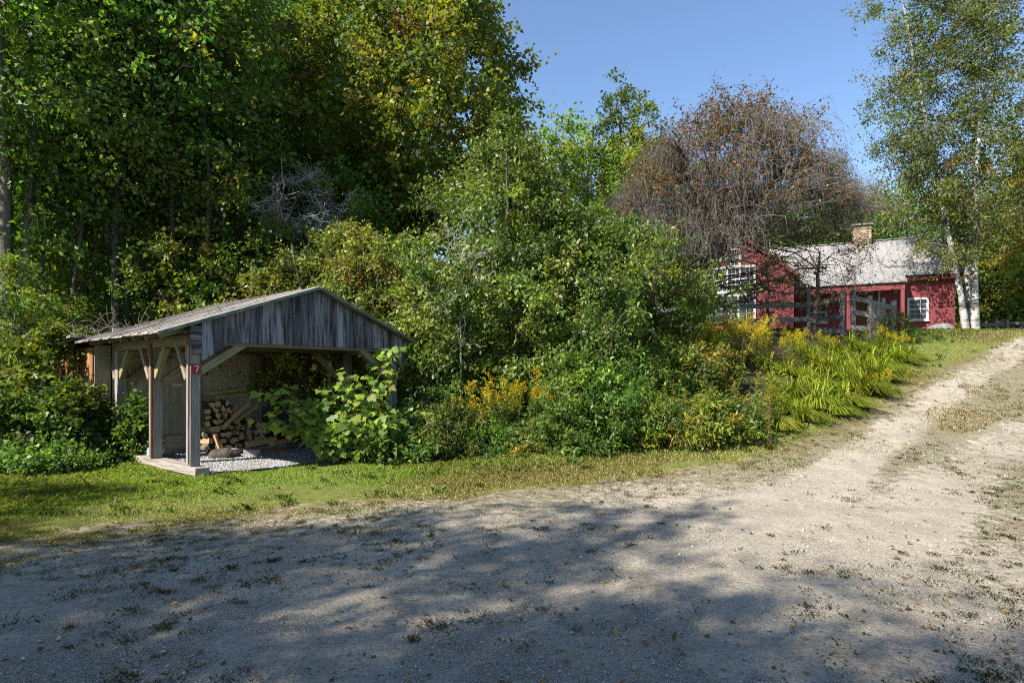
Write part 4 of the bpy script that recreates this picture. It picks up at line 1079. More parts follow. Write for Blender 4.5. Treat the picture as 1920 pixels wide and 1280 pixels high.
# ------------------------------------------------------------------ trees
def weeping_tree(seed):
    """old weeping crabapple: dark limbs, a dome of grey hanging twigs, sparse russet leaves on top"""
    rng = np.random.RandomState(seed); tb = Tubes(); tw = Tubes()
    H, Rr = 7.35, 3.8
    ends = []
    n = 10; t = np.linspace(0, 1, n)
    for (ex, ey, ez, r) in ((.9, .1, 4.6, .17), (-.5, .3, 5.2, .16), (.2, -.7, 3.9, .13)):
        st = np.stack([-1.3 + (ex + 1.3) * t ** 1.5 + .18 * np.sin(6 * t + ex * 3), ey * t + .15 * np.sin(5 * t), -.2 + (ez + .2) * t], 1); tb.add(st, r * (1.25 - .8 * t), 8); ends += [(p, r * .6) for p in st[4:]]
    for i in range(17):
        az = 2 * np.pi * i / 17 + rng.uniform(-.2, .2); rr = Rr * rng.uniform(.3, .85); zt = H * (.95 - .45 * (rr / Rr) ** 2) * rng.uniform(.75, 1)
        p0, r0 = ends[rng.randint(27)]
        q = np.array([rr * np.cos(az), rr * np.sin(az), zt]); pts = curve(p0, q, 9, .16, .045, rng); tb.add(pts, np.linspace(.095, .022, 9), 7); ends += [(p, .05) for p in pts[3:]]
    for e in ((-1.6, -.6, 1.15), (1.2, -.9, 1.5), (2.4, -.3, 1.55), (1.8, -1.0, .95), (-.9, -1.1, 1.6), (3.0, -.2, 2.2)):
        pts = curve((-.85, 0, .8 + rng.uniform(0, .5)), e, 9, .10, .035, rng); tb.add(pts, np.linspace(.075, .02, 9), 6)
        for k in range(9): j = rng.randint(3, 9); c = curve(pts[j], pts[j] + np.array([rng.normal(0, .5), rng.normal(0, .35), rng.uniform(-.2, .6)]), 6, .15, .06, rng); tb.add(c, np.linspace(.016, .005, 6), 4)
    sub = []
    dome = lambda rr: H * (1.0 - .50 * (rr / Rr) ** 2.2) * rng.uniform(.88, 1.03)
    for i in range(240):
        az = rng.uniform(0, 6.28); rr = Rr * (1 + .16 * np.sin(3 * az + 1) + .12 * np.sin(5 * az)) * rng.uniform(.05, 1.0) ** .6; rr = min(rr, Rr * 1.12); f = rng.uniform(.84, 1.03) if i % 5 < 3 else rng.uniform(.5, .9)
        q = np.array([rr * np.cos(az), rr * np.sin(az), dome(rr) * f])
        d = [np.linalg.norm(e[0] - q) + 1.2 * max(0, e[0][2] - q[2]) for e in ends]; p0, r0 = ends[int(np.argmin(d))]
        pts = curve(p0, q, 7, .14, .05, rng); tb.add(pts, np.linspace(.032, .010, 7), 4); sub += list(pts[2:])
    sub = np.array(sub)
    LP, LT = [], []
    for i in range(3300):
        p = sub[rng.randint(len(sub))] + rng.normal(0, .12, 3)
        out = unit(np.array([p[0], p[1], 0]) + rng.normal(0, 1.2, 3) * np.array([1, 1, .2])); L = rng.uniform(.6, 2.0)
        m = 8; t = np.linspace(0, 1, m)[:, None]; s = rng.uniform(.3, .85)
        pts = p + out * L * s * (1 - (1 - t) ** 2) + np.array([0, 0, 1.]) * (L * .10 * np.sin(t * 3.0) - L * .52 * t ** 1.8)
        pts = pts + np.cumsum(rng.normal(0, .05, (m, 3)), 0); pts[:, 2] = np.maximum(pts[:, 2], 1.5 + 1.9 * sstep(-.8, .5, pts[:, 0]) + rng.uniform(0, .7))
        tw.add(pts, np.linspace(.0085, .0035, m), 3)
        for b_ in range(2):
            j = rng.randint(2, m - 2); e = pts[j] + out * rng.uniform(-.15, .3) + rng.normal(0, .16, 3) + np.array([0, 0, -.12]); tw.add(curve(pts[j], e, 3, .05, .05, rng), [.005, .004, .0025], 3)
        for b_ in range(5):
            if rng.uniform() < sstep(4.0, 7.4, p[2]) * 1.0 + .03:
                j = rng.randint(0, m); LP.append(pts[j] + rng.normal(0, .06, 3)); LT.append(rng.normal(0, 1, 3) - np.array([0, 0, .4]))
    # low curtain of hanging twigs on the left side
    for i in range(850):
        p = np.array([rng.uniform(-2.7, .5), rng.uniform(-1.6, 1.0), rng.uniform(2.6, 5.2)]); out = unit(rng.normal(0, 1, 3) * np.array([1, 1, .15])); L = rng.uniform(.6, 1.7)
        m = 8; t = np.linspace(0, 1, m)[:, None]; pts = p + out * L * rng.uniform(.2, .7) * (1 - (1 - t) ** 2) + np.array([0, 0, 1.]) * (.12 * L * np.sin(3 * t) - L * .75 * t ** 1.6) + np.cumsum(rng.normal(0, .05, (m, 3)), 0)
        pts[:, 2] = np.maximum(pts[:, 2], .9 + rng.uniform(0, .5)); tw.add(pts, np.linspace(.0085, .0035, m), 3)
        for b_ in range(2): j = rng.randint(2, m - 1); tw.add(curve(pts[j], pts[j] + rng.normal(0, .2, 3), 3, .05, .05, rng), [.005, .004, .0025], 3)
    for i in range(230):
        az = rng.uniform(0, 6.28); rr = Rr * rng.uniform(0, 1.0) ** .7; p = np.array([rr * np.cos(az), rr * np.sin(az), dome(rr)])
        e = p + np.array([rng.normal(0, .4), rng.normal(0, .4), rng.uniform(.1, .6)]); pts = curve(p - np.array([0, 0, .5]), e, 5, .05, .04, rng); tw.add(pts, np.linspace(.012, .005, 5), 3)
        for k in range(44): j = rng.uniform(.2, 1); LP.append(pts[0] + (pts[-1] - pts[0]) * j + rng.normal(0, .1, 3)); LT.append(rng.normal(0, 1, 3))
    LP = np.array(LP); LT = np.array(LT); k = len(LP)
    C = pick_pal(rng, k, [((.13, .045, .03), 4), ((.12, .06, .032), 4), ((.07, .06, .025), 3), ((.055, .08, .025), 3)], .25)
    s = rng.uniform(.7, 1.3, k)
    lv = leaves_mesh('weeping_crown', LP, LT, unit(rng.normal(0, .7, (k, 3)) + np.array([0, 0, .6])), .095 * s, .05 * s, C, M['leaf'])
    return tb.mesh('weeping_trunk', M['bark_dark']), tw.mesh('weeping_twigs', M['twig']), lv

def bare_tree(seed, H, Rr, zc, n, bark, lean=(0, 0), trunk_r=.12, fine=6, rad=.008, prof=prof_dome, leafn=0, pal=None):
    rng = np.random.RandomState(seed); tb = Tubes(); A = []; Ar = []
    m = 9; t = np.linspace(0, 1, m)
    st = np.stack([lean[0] * t + np.cumsum(rng.normal(0, .02 * H, m)) * t, lean[1] * t + np.cumsum(rng.normal(0, .02 * H, m)) * t, H * .85 * t - .1], 1); tb.add(st, trunk_r * (1 - .8 * t), 7)
    for i in range(2, m): A.append(st[i]); Ar.append(trunk_r * (1 - .8 * t[i]))
    LP = []
    pts_c = []
    for i in range(n):
        tt = rng.uniform(0, 1); az = rng.uniform(0, 6.28); rr = Rr * prof(tt) * rng.uniform(.3, 1.05); z = zc + (H - zc) * tt
        pts_c.append(np.array([rr * np.cos(az) + lean[0] * z / H, rr * np.sin(az) + lean[1] * z / H, z]))
    pts_c.sort(key=lambda q: np.hypot(q[0], q[1]) + .1 * q[2])
    for q in pts_c:
        a = np.array(A); d = np.linalg.norm(a - q, axis=1); i = int(np.argmin(d + np.clip(a[:, 2] - q[2] + .1, 0, None)))
        p = curve(a[i], q, 7, rng.uniform(-.05, .2), .06, rng); r0 = min(Ar[i] * .8, .012 + .012 * d[i]); rr = np.linspace(r0, rad * .8, 7); tb.add(p, rr, 4)
        A += list(p[2:]); Ar += list(rr[2:])
        for k in range(fine):
            j = rng.randint(2, 7); e = p[j] + rng.normal(0, .35, 3) * np.array([1, 1, .7]); c = curve(p[j], e, 5, .1, .08, rng); tb.add(c, np.linspace(rad * .8, rad * .4, 5), 3)
            for l in range(leafn): LP.append(c[rng.randint(1, 5)] + rng.normal(0, .05, 3))
    tr = tb.mesh('bare_trunk', M[bark])
    if not LP: return (tr,)
    LP = np.array(LP); k = len(LP); C = pick_pal(rng, k, pal, .2); s = rng.uniform(.7, 1.3, k)
    return tr, leaves_mesh('bare_leaves', LP, rng.normal(0, 1, (k, 3)), unit(rng.normal(0, .7, (k, 3)) + np.array([0, 0, .6])), .075 * s, .04 * s, C, M['leaf'])

def build_trees():
    W = at
    # --- prototypes of the woodland trees
    GF = (.062, .132, .020)
    FP = [
        leaf_tree('forest_a', 101, 19, 3.2, 3.9, prof_egg, 330, 70, .95, .17, .125, [(GF, 4), (GR, 3), (GL, 3), (GY, 1)], .20, bark='bark', twigs=2, lobes=.3, upb=.35),
        leaf_tree('forest_b', 102, 18, 2.2, 3.0, prof_col, 300, 66, .90, .16, .115, [(GF, 4), (GL, 2), (GD, 2), (GR, 2)], .15, bark='bark', twigs=2, lobes=.35, stems=2, spread=.35, upb=.35),
        leaf_tree('forest_c', 103, 9, .8, 2.5, prof_egg, 220, 84, .70, .15, .11, [(GL, 3), (GY, 1.5), (GF, 4)], .09, bark='bark', twigs=2, lobes=.3, upb=.35),
        leaf_tree('forest_d', 104, 20, 5.5, 3.4, prof_round, 270, 66, 1.0, .17, .125, [(GF, 4), (GD, 2), (GL, 3)], .22, bark='bark', twigs=3, lobes=.35, stems=3, spread=.5, upb=.35),
    ]
    grp = 'trees of the dense wood behind the shed'
    T = [  # px, Y, proto, scale, rot, label
        (30, 16.0, 3, .95, .3, 'tall multi-stemmed forest tree at the far left edge of the wood'),
        (120, 20.5, 0, 1.0, 1.2, 'broad green forest tree behind the vine-covered rear shed wall'),
        (222, 18.8, 1, 1.0, 2.0, 'slender pale-trunked forest tree rising behind the left end of the shed roof'),
        (300, 22.5, 0, 1.02, 4.0, 'dark leaning forest tree behind the brush pile on the shed roof'),
        (378, 23.5, 3, 1.05, 5.1, 'straight thick-trunked forest tree above the middle of the shed roof'),
        (468, 28.5, 1, 1.2, .8, 'bright green forest tree left of the silvery dead tree'),
        (545, 31.0, 0, 1.2, 2.6, 'tall forest tree behind the silvery dead tree'),
        (640, 31.0, 3, 1.1, 3.9, 'leafy forest tree standing behind the left side of the big yellowing maple'),
        (60, 25.0, 0, 1.1, 2.2, 'deep forest tree half hidden by the multi-stemmed tree at the far left'),
        (180, 27.0, 3, 1.1, 1.0, 'deep forest tree seen between the two slender trunks left of the shed roof'),
        (330, 29.0, 1, 1.2, 3.3, 'deep forest tree seen in the gap behind the dark leaning tree'),
        (-60, 18.5, 1, 1.0, 3.0, 'forest tree whose crown enters the picture at its top left corner'),
        (430, 31.0, 0, 1.2, .5, 'far forest tree with thin sunlit foliage behind the straight thick trunk'),
        (-20, 33.0, 3, 1.2, 4.4, 'farthest forest tree behind the left edge trees'),
        (250, 34.0, 0, 1.2, 5.6, 'farthest forest tree in the middle of the left wood'),
    ]
    FP.append(leaf_tree('forest_e', 105, 17, 7.0, 2.3, prof_egg, 120, 60, .85, .16, .115, [(GF, 3), (GL, 3), (GY, .6)], .105, bark='bark_dark', twigs=4, lobes=.35, upb=.35, wob=.04))
    FP.append(leaf_tree('forest_f', 106, 16, 6.0, 2.1, prof_egg, 110, 60, .85, .16, .115, [(GF, 3), (GL, 3), (GD, 1)], .09, bark='bark_dark', twigs=4, lobes=.35, upb=.35, stems=2, spread=.45))
    T += [(214, 16.6, 4, 1.0, .2, 'slim bare-stemmed tree rising straight behind the left end of the shed roof'), (262, 17.4, 5, 1.0, 1.7, 'slim forked tree with crossing bare stems left of the brush pile'), (330, 17.8, 4, .95, 3.1, 'slim tree behind the middle of the brush pile'), (374, 17.2, 4, .86, 4.4, 'thicker bare-stemmed tree above the left roof slope of the shed'), (455, 19.5, 5, .84, 5.5, 'slim forked tree just left of the silvery dead tree'), (100, 16.2, 5, 1.0, .9, 'slim forked tree above the undergrowth left of the shed'), (165, 18.2, 4, 1.05, 2.7, 'slim tree in the dark gap between the undergrowth and the shed roof')]
    for px, Y, k, s, a, lab in T: place('forest_tree', FP[k], W(px, Y), lab, 'tree', grp, a, s)
    U = [(20, 13.6, .48, 0, 'young bushy tree at the left edge above the undergrowth'), (150, 17.5, .62, 1.9, 'small understory tree in the shade left of the shed'), (430, 17.6, .82, 3.1, 'leafy light green sapling rising over the left slope of the shed roof'),
         (345, 18.4, .60, 1.1, 'dim understory sapling behind the brush pile'), (80, 14.8, .40, 4.2, 'low dark sapling behind the undergrowth at the left'), (640, 20.5, .93, 2.2, 'round dense green tree below the big yellowing maple'), (555, 18.6, .68, 5.0, 'small green tree under the silvery dead branches')]
    for px, Y, s, a, lab in U: place('understory_tree', FP[2], W(px, Y), lab, 'tree', 'understory trees around the shed', a, s)
    # --- big yellowing maple
    place('maple_tree', leaf_tree('maple', 111, 17.6, 5.6, 4.3, prof_egg, 520, 105, .85, .17, .14, [(GY, 3), (GL, 4), ((.14, .16, .03), 3), (GR, 4), ((.16, .12, .03), .3)], .36, bark='bark_dark', twigs=2, lobes=.24, upb=.45),
          W(770, 23), 'big yellow-green maple with touches of orange towering behind the shrubs', 'tree')
    # --- tree line to the right of it
    RL = [(1050, 30, 13.2, 3.2, 121, GL, 'pale green tree just right of the big maple'), (1105, 33, 13.8, 2.8, 122, GY, 'yellow-green tree between the big maple and the slim tall tree')]
    for px, Y, H, r_, sd, c, lab in RL:
        place('background_tree', leaf_tree('bg%d' % sd, sd, H - 2, 1, r_, prof_egg, 220, 70, .8, .17, .12, [(c, 4), (GR, 2), (GY, 2)], .16, twigs=1, lobes=.3), W(px, Y), lab, 'tree', 'trees on the skyline')
    place('background_tree', leaf_tree('poplar', 123, 14.2, 1.5, 1.45, prof_col, 200, 70, .62, .16, .11, [(GB, 3), (GD, 3), (GR, 2)], .15, twigs=2, lobes=.35), W(1165, 32), 'slim tall dark green tree poking above the skyline', 'tree', 'trees on the skyline')
    place('background_tree', leaf_tree('bg124', 124, 12.0, 1, 2.8, prof_egg, 200, 70, .8, .17, .12, [(GY, 4), (GR, 2), (GL, 2)], .14, twigs=1, lobes=.3), W(1215, 31), 'yellow-green tree at the foot of the slim tall tree', 'tree', 'trees on the skyline')
    sp = leaf_tree('spruce', 131, 13, .6, 2.6, prof_cone, 330, 56, .62, .20, .045, [((.02, .035, .014), 3), ((.03, .05, .018), 2)], .18, bark='bark_dark', leaf='needle', flat=.25, droop=.25, lift=-.05, lobes=.15, shell=.3)
    for px, Y, s, a, lab in ((1445, 36, .95, 0, 'dark spruce behind the weeping tree, left of its companion spruces'), (1510, 38, 1.02, 1.5, 'dark spruce above the left end of the farmhouse roof'), (1572, 37, .98, 3.2, 'dark spruce left of the stone chimney'), (1395, 39, 1.0, 2.2, 'dark spruce hidden behind the crown of the weeping tree'), (1330, 40, 1.0, 4.5, 'dim spruce behind the hanging twigs at the left of the weeping tree')):
        place('spruce_tree', sp, W(px, Y), lab, 'tree', 'spruces behind the weeping tree', a, s)
    dk = leaf_tree('dim_tree', 143, 10.5, .4, 2.9, prof_egg, 230, 76, .8, .16, .11, [(GD, 4), (GR, 1), ((.06, .07, .025), 2)], .16, bark='bark_dark', twigs=3, lobes=.3, upb=.4)
    for px, Y, s, a, lab in ((1285, 33, .80, 0, 'dim green tree behind the left side of the weeping tree'), (1365, 35, .85, 1.3, 'dim green tree directly behind the weeping tree trunk'), (1440, 34, .84, 2.6, 'dim green tree behind the gable roof'), (1500, 33.5, .86, 3.9, 'dim green tree above the middle of the metal roof'), (1560, 35, .92, 5.2, 'dim green tree just left of the stone chimney'), (1608, 33, .80, .7, 'dim green tree right behind the stone chimney')):
        place('green_tree', dk, W(px, Y), lab, 'tree', 'dim trees behind the farmhouse', a, s)
    hb = leaf_tree('house_tree', 141, 11, .6, 3.1, prof_egg, 230, 80, .8, .16, .12, [(GL, 3), (GR, 3), (GY, 2)], .18, twigs=1, lobes=.3)
    hy = leaf_tree('gold_tree', 142, 11, .4, 3.2, prof_egg, 240, 80, .8, .16, .12, [((.20, .19, .03), 4), ((.27, .21, .03), 3), (GL, 2), ((.26, .15, .03), .8)], .18, twigs=1, lobes=.3, botpal=[(GL, 3), (GR, 2)])
    for px, Y, k, s, a, lab in ((1640, 37, 0, .88, 0, 'green tree behind the stone chimney'), (1712, 36, 0, .93, 2.0, 'green tree behind the right end of the metal roof'), (1790, 36, 0, .85, 3.6, 'green tree seen between the birch trunks'),
                                (1890, 35, 1, 1.12, 1.0, 'golden maple behind the paddock fence'), (1965, 33, 1, 1.0, 4.0, 'golden maple cut by the right edge of the picture'), (1840, 41, 0, .95, 5.0, 'green tree left of the golden maple behind the birches'), (1990, 36, 0, 1.2, 2.7, 'tall green tree beyond the right edge of the fence')):
        place('golden_tree' if k else 'green_tree', (hb, hy)[k], W(px, Y), lab, 'tree', 'trees behind the farmhouse', a, s)
    # --- birches
    bp = [((.085, .122, .026), 4), ((.10, .12, .033), 3), ((.055, .082, .024), 3), ((.15, .13, .045), .7)]
    place('birch_tree', leaf_tree('birch_a', 151, 18.5, 3.4, 3.1, prof_col, 400, 100, .75, .09, .066, bp, .118, bark='birch', twigs=2, lobes=.35, lift=.05, droop=.2, lean=(.35, .2), topcol=(.15, .14, .04)), W(1829, 23.8), 'tall straight white-barked birch at the right of the trio', 'tree', 'birch trio beside the farmhouse')
    place('birch_tree', leaf_tree('birch_b', 152, 17.0, 2.7, 2.45, prof_col, 370, 100, .72, .09, .066, bp, .105, bark='birch', twigs=2, lobes=.35, lift=.05, droop=.2, lean=(-1.75, .3)), W(1813, 23.7), 'white-barked birch leaning left over the farmhouse roof', 'tree', 'birch trio beside the farmhouse')
    place('birch_tree', leaf_tree('birch_c', 153, 14.0, 3.8, 2.1, prof_col, 170, 90, .7, .095, .07, bp, .10, bark='birch', twigs=2, lobes=.35, lift=.05, droop=.2, lean=(-.35, .5)), W(1817, 24.2), 'thin greyer birch between the two white ones', 'tree', 'birch trio beside the farmhouse')
    # --- weeping tree and the small bare apple
    place('weeping_tree', weeping_tree(161), W(1368, 19.6), 'old weeping crabapple with a dome of grey hanging twigs and russet leaves', 'tree', parts=('trunk', 'twigs', 'crown'))
    place('apple_tree', bare_tree(162, 3.4, 2.9, .9, 95, 'bark_dark', (.1, 0), .12, 9, .008, prof_round, 2, [(GD, 2), (BR, 3), (RB, 2)]), W(1525, 19.4), 'small nearly bare apple tree with spreading dark branches before the porch', 'tree', parts=('trunk', 'crown'))
    b = bare_tree(163, 2.6, 1.6, .5, 40, 'bark_dark', (0, 0), .07, 4, .008, prof_round, 14, [(GR, 3), (GY, 2)])
    place('leafy_bush', b, W(1440, 21.6), 'low leafy bush against the red gable wall', 'bush', parts=('trunk', 'crown'))
    # --- silvery dead tree
    d = bare_tree(171, 7.6, 2.0, 5.6, 60, 'twig_pale', (.9, 0), .13, 12, .010, prof_round)
    place('dead_tree', d, W(508, 18.8), 'leafless silvery dead tree with twisted twigs above the shed', 'tree', parts=('trunk',))
    # --- brush heap over the rear roof
    for i, (s, t, z, a, lab) in enumerate(((.3, 4.4, 2.35, .2, 'bare grey branch heaped on the rear roof, nearest the eave'), (1.0, 5.0, 2.35, 1.1, 'bare grey branch heaped on the middle of the rear roof'), (1.8, 4.6, 2.4, 2.4, 'bare grey branch heaped highest on the rear roof'), (-.3, 5.4, 2.2, 3.9, 'bare grey branch hanging over the rear roof edge above the vine'))):
        rng = np.random.RandomState(180 + i); tb = Tubes()
        for k in range(16):
            p = rng.normal(0, .25, 3) * np.array([1, 1, .3]); e = p + np.array([rng.uniform(-1.3, 1.3), rng.uniform(-.8, .8), rng.uniform(-.05, .55)]); c = curve(p, e, 8, .15, .05, rng); tb.add(c, np.linspace(.022, .008, 8), 4)
            for q in range(5): j = rng.randint(2, 8); tb.add(curve(c[j], c[j] + rng.normal(0, .28, 3), 4, .1, .06, rng), [.009, .008, .006, .004], 3)
        o = link('fallen_branch', tb.mesh('fallen_branch', M['twig'])); o.location = SL(s, t, z); o.rotation_euler[2] = a; tag(o, lab, 'branch', 'brush on the rear roof')
    # --- the shrub trees in the middle
    vp = [((.085, .135, .022), 4), ((.055, .10, .02), 3), ((.13, .165, .028), 3), ((.10, .15, .03), 2)]
    place('shrub_tree', leaf_tree('mid_a', 191, 7.1, .5, 2.85, prof_tear, 540, 150, .52, .098, .05, vp, .13, stems=5, spread=.45, bark='bark', leaf='leaf_gloss', twigs=4, lobes=.36, shell=.4, upb=.5, hexa=True, topcol=(.12, .17, .03)), W(945, 15.2), 'tallest leafy shrub tree in the middle with a pointed top', 'tree')
    place('shrub_tree', leaf_tree('mid_b', 192, 4.5, .4, 2.45, prof_egg, 420, 150, .52, .098, .05, vp, .12, stems=5, spread=.6, bark='bark', leaf='leaf_gloss', twigs=4, lobes=.36, shell=.4, upb=.5, hexa=True), W(1105, 15.6), 'broad dark green shrub tree right of the pointed one, before the fence', 'tree')
    place('shrub_tree', leaf_tree('mid_c', 193, 5.6, .3, 2.7, prof_egg, 460, 140, .52, .092, .05, [((.165, .18, .03), 4), ((.12, .155, .03), 4), ((.20, .18, .04), 1.5), ((.075, .11, .022), 2)], .12, stems=5, spread=.55, bark='bark', leaf='leaf_gloss', twigs=4, lobes=.36, shell=.4, upb=.5, hexa=True), W(655, 17.0), 'yellow-green shrub tree directly behind the shed roof', 'tree')
    place('shrub_tree', leaf_tree('mid_d', 194, 2.9, .3, 1.35, prof_egg, 160, 110, .42, .105, .055, vp, .07, stems=5, spread=.6, bark='bark', leaf='leaf_gloss', twigs=4, lobes=.36, shell=.4, upb=.5, hexa=True), W(868, 14.4), 'lower leafy shrub between the shed roof and the pointed shrub tree', 'shrub')
    # sparse pale dead stems in the shrubs
    place('dead_shrub', bare_tree(195, 5.2, 1.1, 2.2, 26, 'twig_pale', (.1, -.2), .016, 6, .006, prof_round), W(868, 13.5), 'thin pale dead stems standing in the front of the shrub trees', 'shrub', parts=('trunk',))
    # leaning dark limb across the fence
    tb = Tubes(); p0 = np.array(W(990, 14.6)); rng = np.random.RandomState(5)
    c = curve((0, 0, 0), (2.2, 1.4, 1.55), 9, .06, .02, rng); tb.add(c, np.linspace(.09, .04, 9), 7)
    for k in range(12): j = rng.randint(3, 9); tb.add(curve(c[j], c[j] + np.array([rng.uniform(-.2, .9), rng.uniform(-.4, .4), rng.uniform(.1, .9)]), 5, .1, .05, rng), np.linspace(.02, .006, 5), 4)
    o = link('fallen_branch', tb.mesh('leaning_limb', M['bark_dark'])); o.location = p0; tag(o, 'dark leaning limb low in the shrubs in front of the fence', 'branch')
    # --- woods far behind: one mass nobody could count
    rng = np.random.RandomState(200); n = 90000
    x = rng.uniform(-62, 3, n); top = np.where(x < -4, 27, 13) + 2.5 * np.sin(x * .5) + 1.5 * np.sin(x * 1.3); z = rng.uniform(0, 1, n) ** .9 * top; y = 40 + rng.uniform(0, 7, n) + 2 * np.sin(x * .4 + z * .3)
    x2 = rng.uniform(0, 85, 52000); t2 = 9.5 + 1.5 * np.sin(x2 * .45) + 1.2 * np.sin(x2 * 1.1); z2 = 2.6 + rng.uniform(0, 1, len(x2)) * (t2 - 2.6); y2 = 47 + rng.uniform(0, 6, len(x2)) + 2 * np.sin(x2 * .4)
    P = np.stack([np.r_[x, x2], np.r_[y, y2], np.r_[z, z2]], 1); P += .5 * np.stack([np.sin(P[:, 2] * 2.1), np.cos(P[:, 0] * 1.7), np.sin(P[:, 0] * 2.3)], 1)
    n = len(P); C = pick_pal(rng, n, [(GD, 4), (GR, 3), (GL, 1.5), (GY, 1)], .2)
    tag(link('distant_woods', leaves_mesh('distant_woods', P, rng.normal(0, 1, (n, 3)), unit(rng.normal(0, .7, (n, 3)) + np.array([0, -.3, .5])), rng.uniform(.3, .55, n), rng.uniform(.22, .4, n), C, M['leaf'])), 'dense far woods closing the view behind the trees', 'woods', kind='stuff')
    # --- trees beside and behind the viewpoint whose shade lies on the driveway
    SP = [leaf_tree('shade_a', 211, 19, 3.2, 3.9, prof_egg, 270, 76, .9, .17, .125, [(GR, 4), (GL, 3)], .20, twigs=2, lobes=.4, upb=.5), leaf_tree('shade_b', 212, 18, 3.0, 3.4, prof_round, 250, 76, .9, .17, .125, [(GR, 4), (GL, 3)], .18, twigs=2, lobes=.4, upb=.5, stems=2, spread=.4)]
    for x, y, k, s, a, lab in SHADE: place('shade_tree', SP[k % 2], (x, y, float(h(x, y))), lab, 'tree', 'trees shading the driveway', a, s)

SHADE = [(-11.8, -3.2, 0, .82, 2.5, 'broad tree whose shade reaches the middle of the driveway'), (-7.6, -2.9, 1, .56, 1.1, 'small tree casting the nearest driveway shade'), (-5.2, -6.0, 0, .62, 5.1, 'small tree casting the shade at the bottom right'), (-14.5, -4.1, 0, .80, .4, 'broad tree left of the view casting the left driveway shadow'), (-10.5, -6.1, 3, .84, 2.2, 'multi-stemmed tree casting the middle driveway shadow'), (-7.4, -8.4, 0, .74, 4.1, 'rounded tree casting the right driveway shadow'),
         (-18.5, -1.4, 1, .80, 5.2, 'slender tree casting the shade at the left lawn edge'), (-13, -9, 3, .95, 1.3, 'tall tree behind the row casting the deep driveway shade'), (-4.6, -9.9, 1, .72, 3.0, 'slender tree casting the shade at the lower right'), (-18, -7, 0, .95, .9, 'tall tree at the far left of the shading row'), (-9.5, -11.5, 0, .95, 2.9, 'large tree shading the bottom of the driveway')]

# ------------------------------------------------------------------ plants of the bed, the undergrowth and the maple sapling
def daylily(seed, n=120, L=.85, bias=(.75, -.65), col=((.13, .18, .018), (.19, .22, .02), (.09, .14, .016))):
    rng = np.random.RandomState(seed); az = rng.uniform(0, 6.28, n); d = np.stack([np.cos(az), np.sin(az)], 1) * rng.uniform(.5, 1, (n, 1)) + np.array(bias) * rng.uniform(.2, 1, (n, 1)); l = L * rng.uniform(.6, 1.15, n)[:, None]
    m = 7; t = np.linspace(0, 1, m)[None]
    reach = np.clip(np.linalg.norm(d, axis=1) + .15, .38, 1.35)[:, None]; dd = unit(d)
    r = l * reach * .70 * t ** 1.25; z = l * (1.0 * t - (.55 + .36 * reach) * t ** 2.1 * np.clip(reach, .55, 1.15))
    z = np.maximum(z, .02)
    base = rng.normal(0, .07, (n, 2))
    X = base[:, :1] + dd[:, :1] * r; Y = base[:, 1:] + dd[:, 1:] * r
    w = .013 * rng.uniform(.7, 1.2, (n, 1)) * np.sin(np.pi * np.clip(.12 + .88 * t, 0, 1)) ** .6
    sx, sy = -dd[:, 1:], dd[:, :1]
    A = np.stack([X - sx * w, Y - sy * w, z + .3 * w], -1); B = np.stack([X + sx * w, Y + sy * w, z + .3 * w], -1)
    V = np.stack([A, B], 2).reshape(n * m * 2, 3)
    i = (np.arange(n)[:, None] * m + np.arange(m - 1)[None])[..., None] * 2
    FA = np.concatenate([i, i + 1, i + 3, i + 2], -1).reshape(-1, 4)
    C = np.repeat(pick_pal(rng, n, [(c, 1) for c in col] + [((.16, .12, .05), .12)], .2), m * 2, axis=0)
    return fast_mesh('daylily', V, FA, M['blade'], col=C, smooth=True)

def goldenrod(seed, nst=11, H=1.2, spread=.28, flower=1.0, lc=((.06, .115, .025), (.08, .13, .03)), pet=(.46, .33, .02), wl=.022):
    rng = np.random.RandomState(seed); tb = Tubes(); LP, LT, LN = [], [], []; FPp = []
    for s in range(nst):
        b = np.append(rng.normal(0, spread, 2), -.03); hh = H * rng.uniform(.72, 1.08); tip = b + np.array([rng.normal(0, .16), rng.normal(0, .16) - .08, hh]); c = curve(b, tip, 7, .02, .012, rng); tb.add(c, np.linspace(.006, .003, 7), 4)
        nl = 46
        for k in range(nl):
            u = .12 + .82 * k / nl; i = min(int(u * 6), 5); p = c[i] + (c[i + 1] - c[i]) * (u * 6 - i); a = k * 2.4 + rng.uniform(-.3, .3); d = np.array([np.cos(a), np.sin(a), rng.uniform(-.15, .55)]); LP.append(p); LT.append(d); LN.append(np.array([0, 0, 1.]) + rng.normal(0, .3, 3))
        if rng.uniform() < flower:
            for q in range(11):
                a = rng.uniform(0, 6.28); u = q / 11; o = tip - np.array([0, 0, .22 * (1 - u)]); ln = .16 * (1 - u * .6)
                e = o + np.array([np.cos(a) * ln, np.sin(a) * ln, .10]); cc = curve(o, e, 5, .25, .02, rng)
                for k in range(16): j = rng.uniform(.15, 1) * 4; i = min(int(j), 3); FPp.append(cc[i] + (cc[i + 1] - cc[i]) * (j - i) + rng.normal(0, .012, 3))
    LP, LT, LN = map(np.array, (LP, LT, LN)); n = len(LP); s = rng.uniform(.7, 1.3, n)
    out = [tb.mesh('stems', M['twig'] if False else M['stem']), leaves_mesh('foliage', LP, LT, LN, .10 * s, wl * s, pick_pal(rng, n, [(c, 1) for c in lc], .18), M['leaf'])]
    if FPp:
        FPp = np.array(FPp); n = len(FPp); out.append(leaves_mesh('flowers', FPp, rng.normal(0, 1, (n, 3)), unit(rng.normal(0, .6, (n, 3)) + np.array([0, 0, 1])), .020, .016, pick_pal(rng, n, [(pet, 4), (tuple(np.array(pet) * .7), 2), ((.24, .23, .03), 3)], .15), M['petal']))
    return out

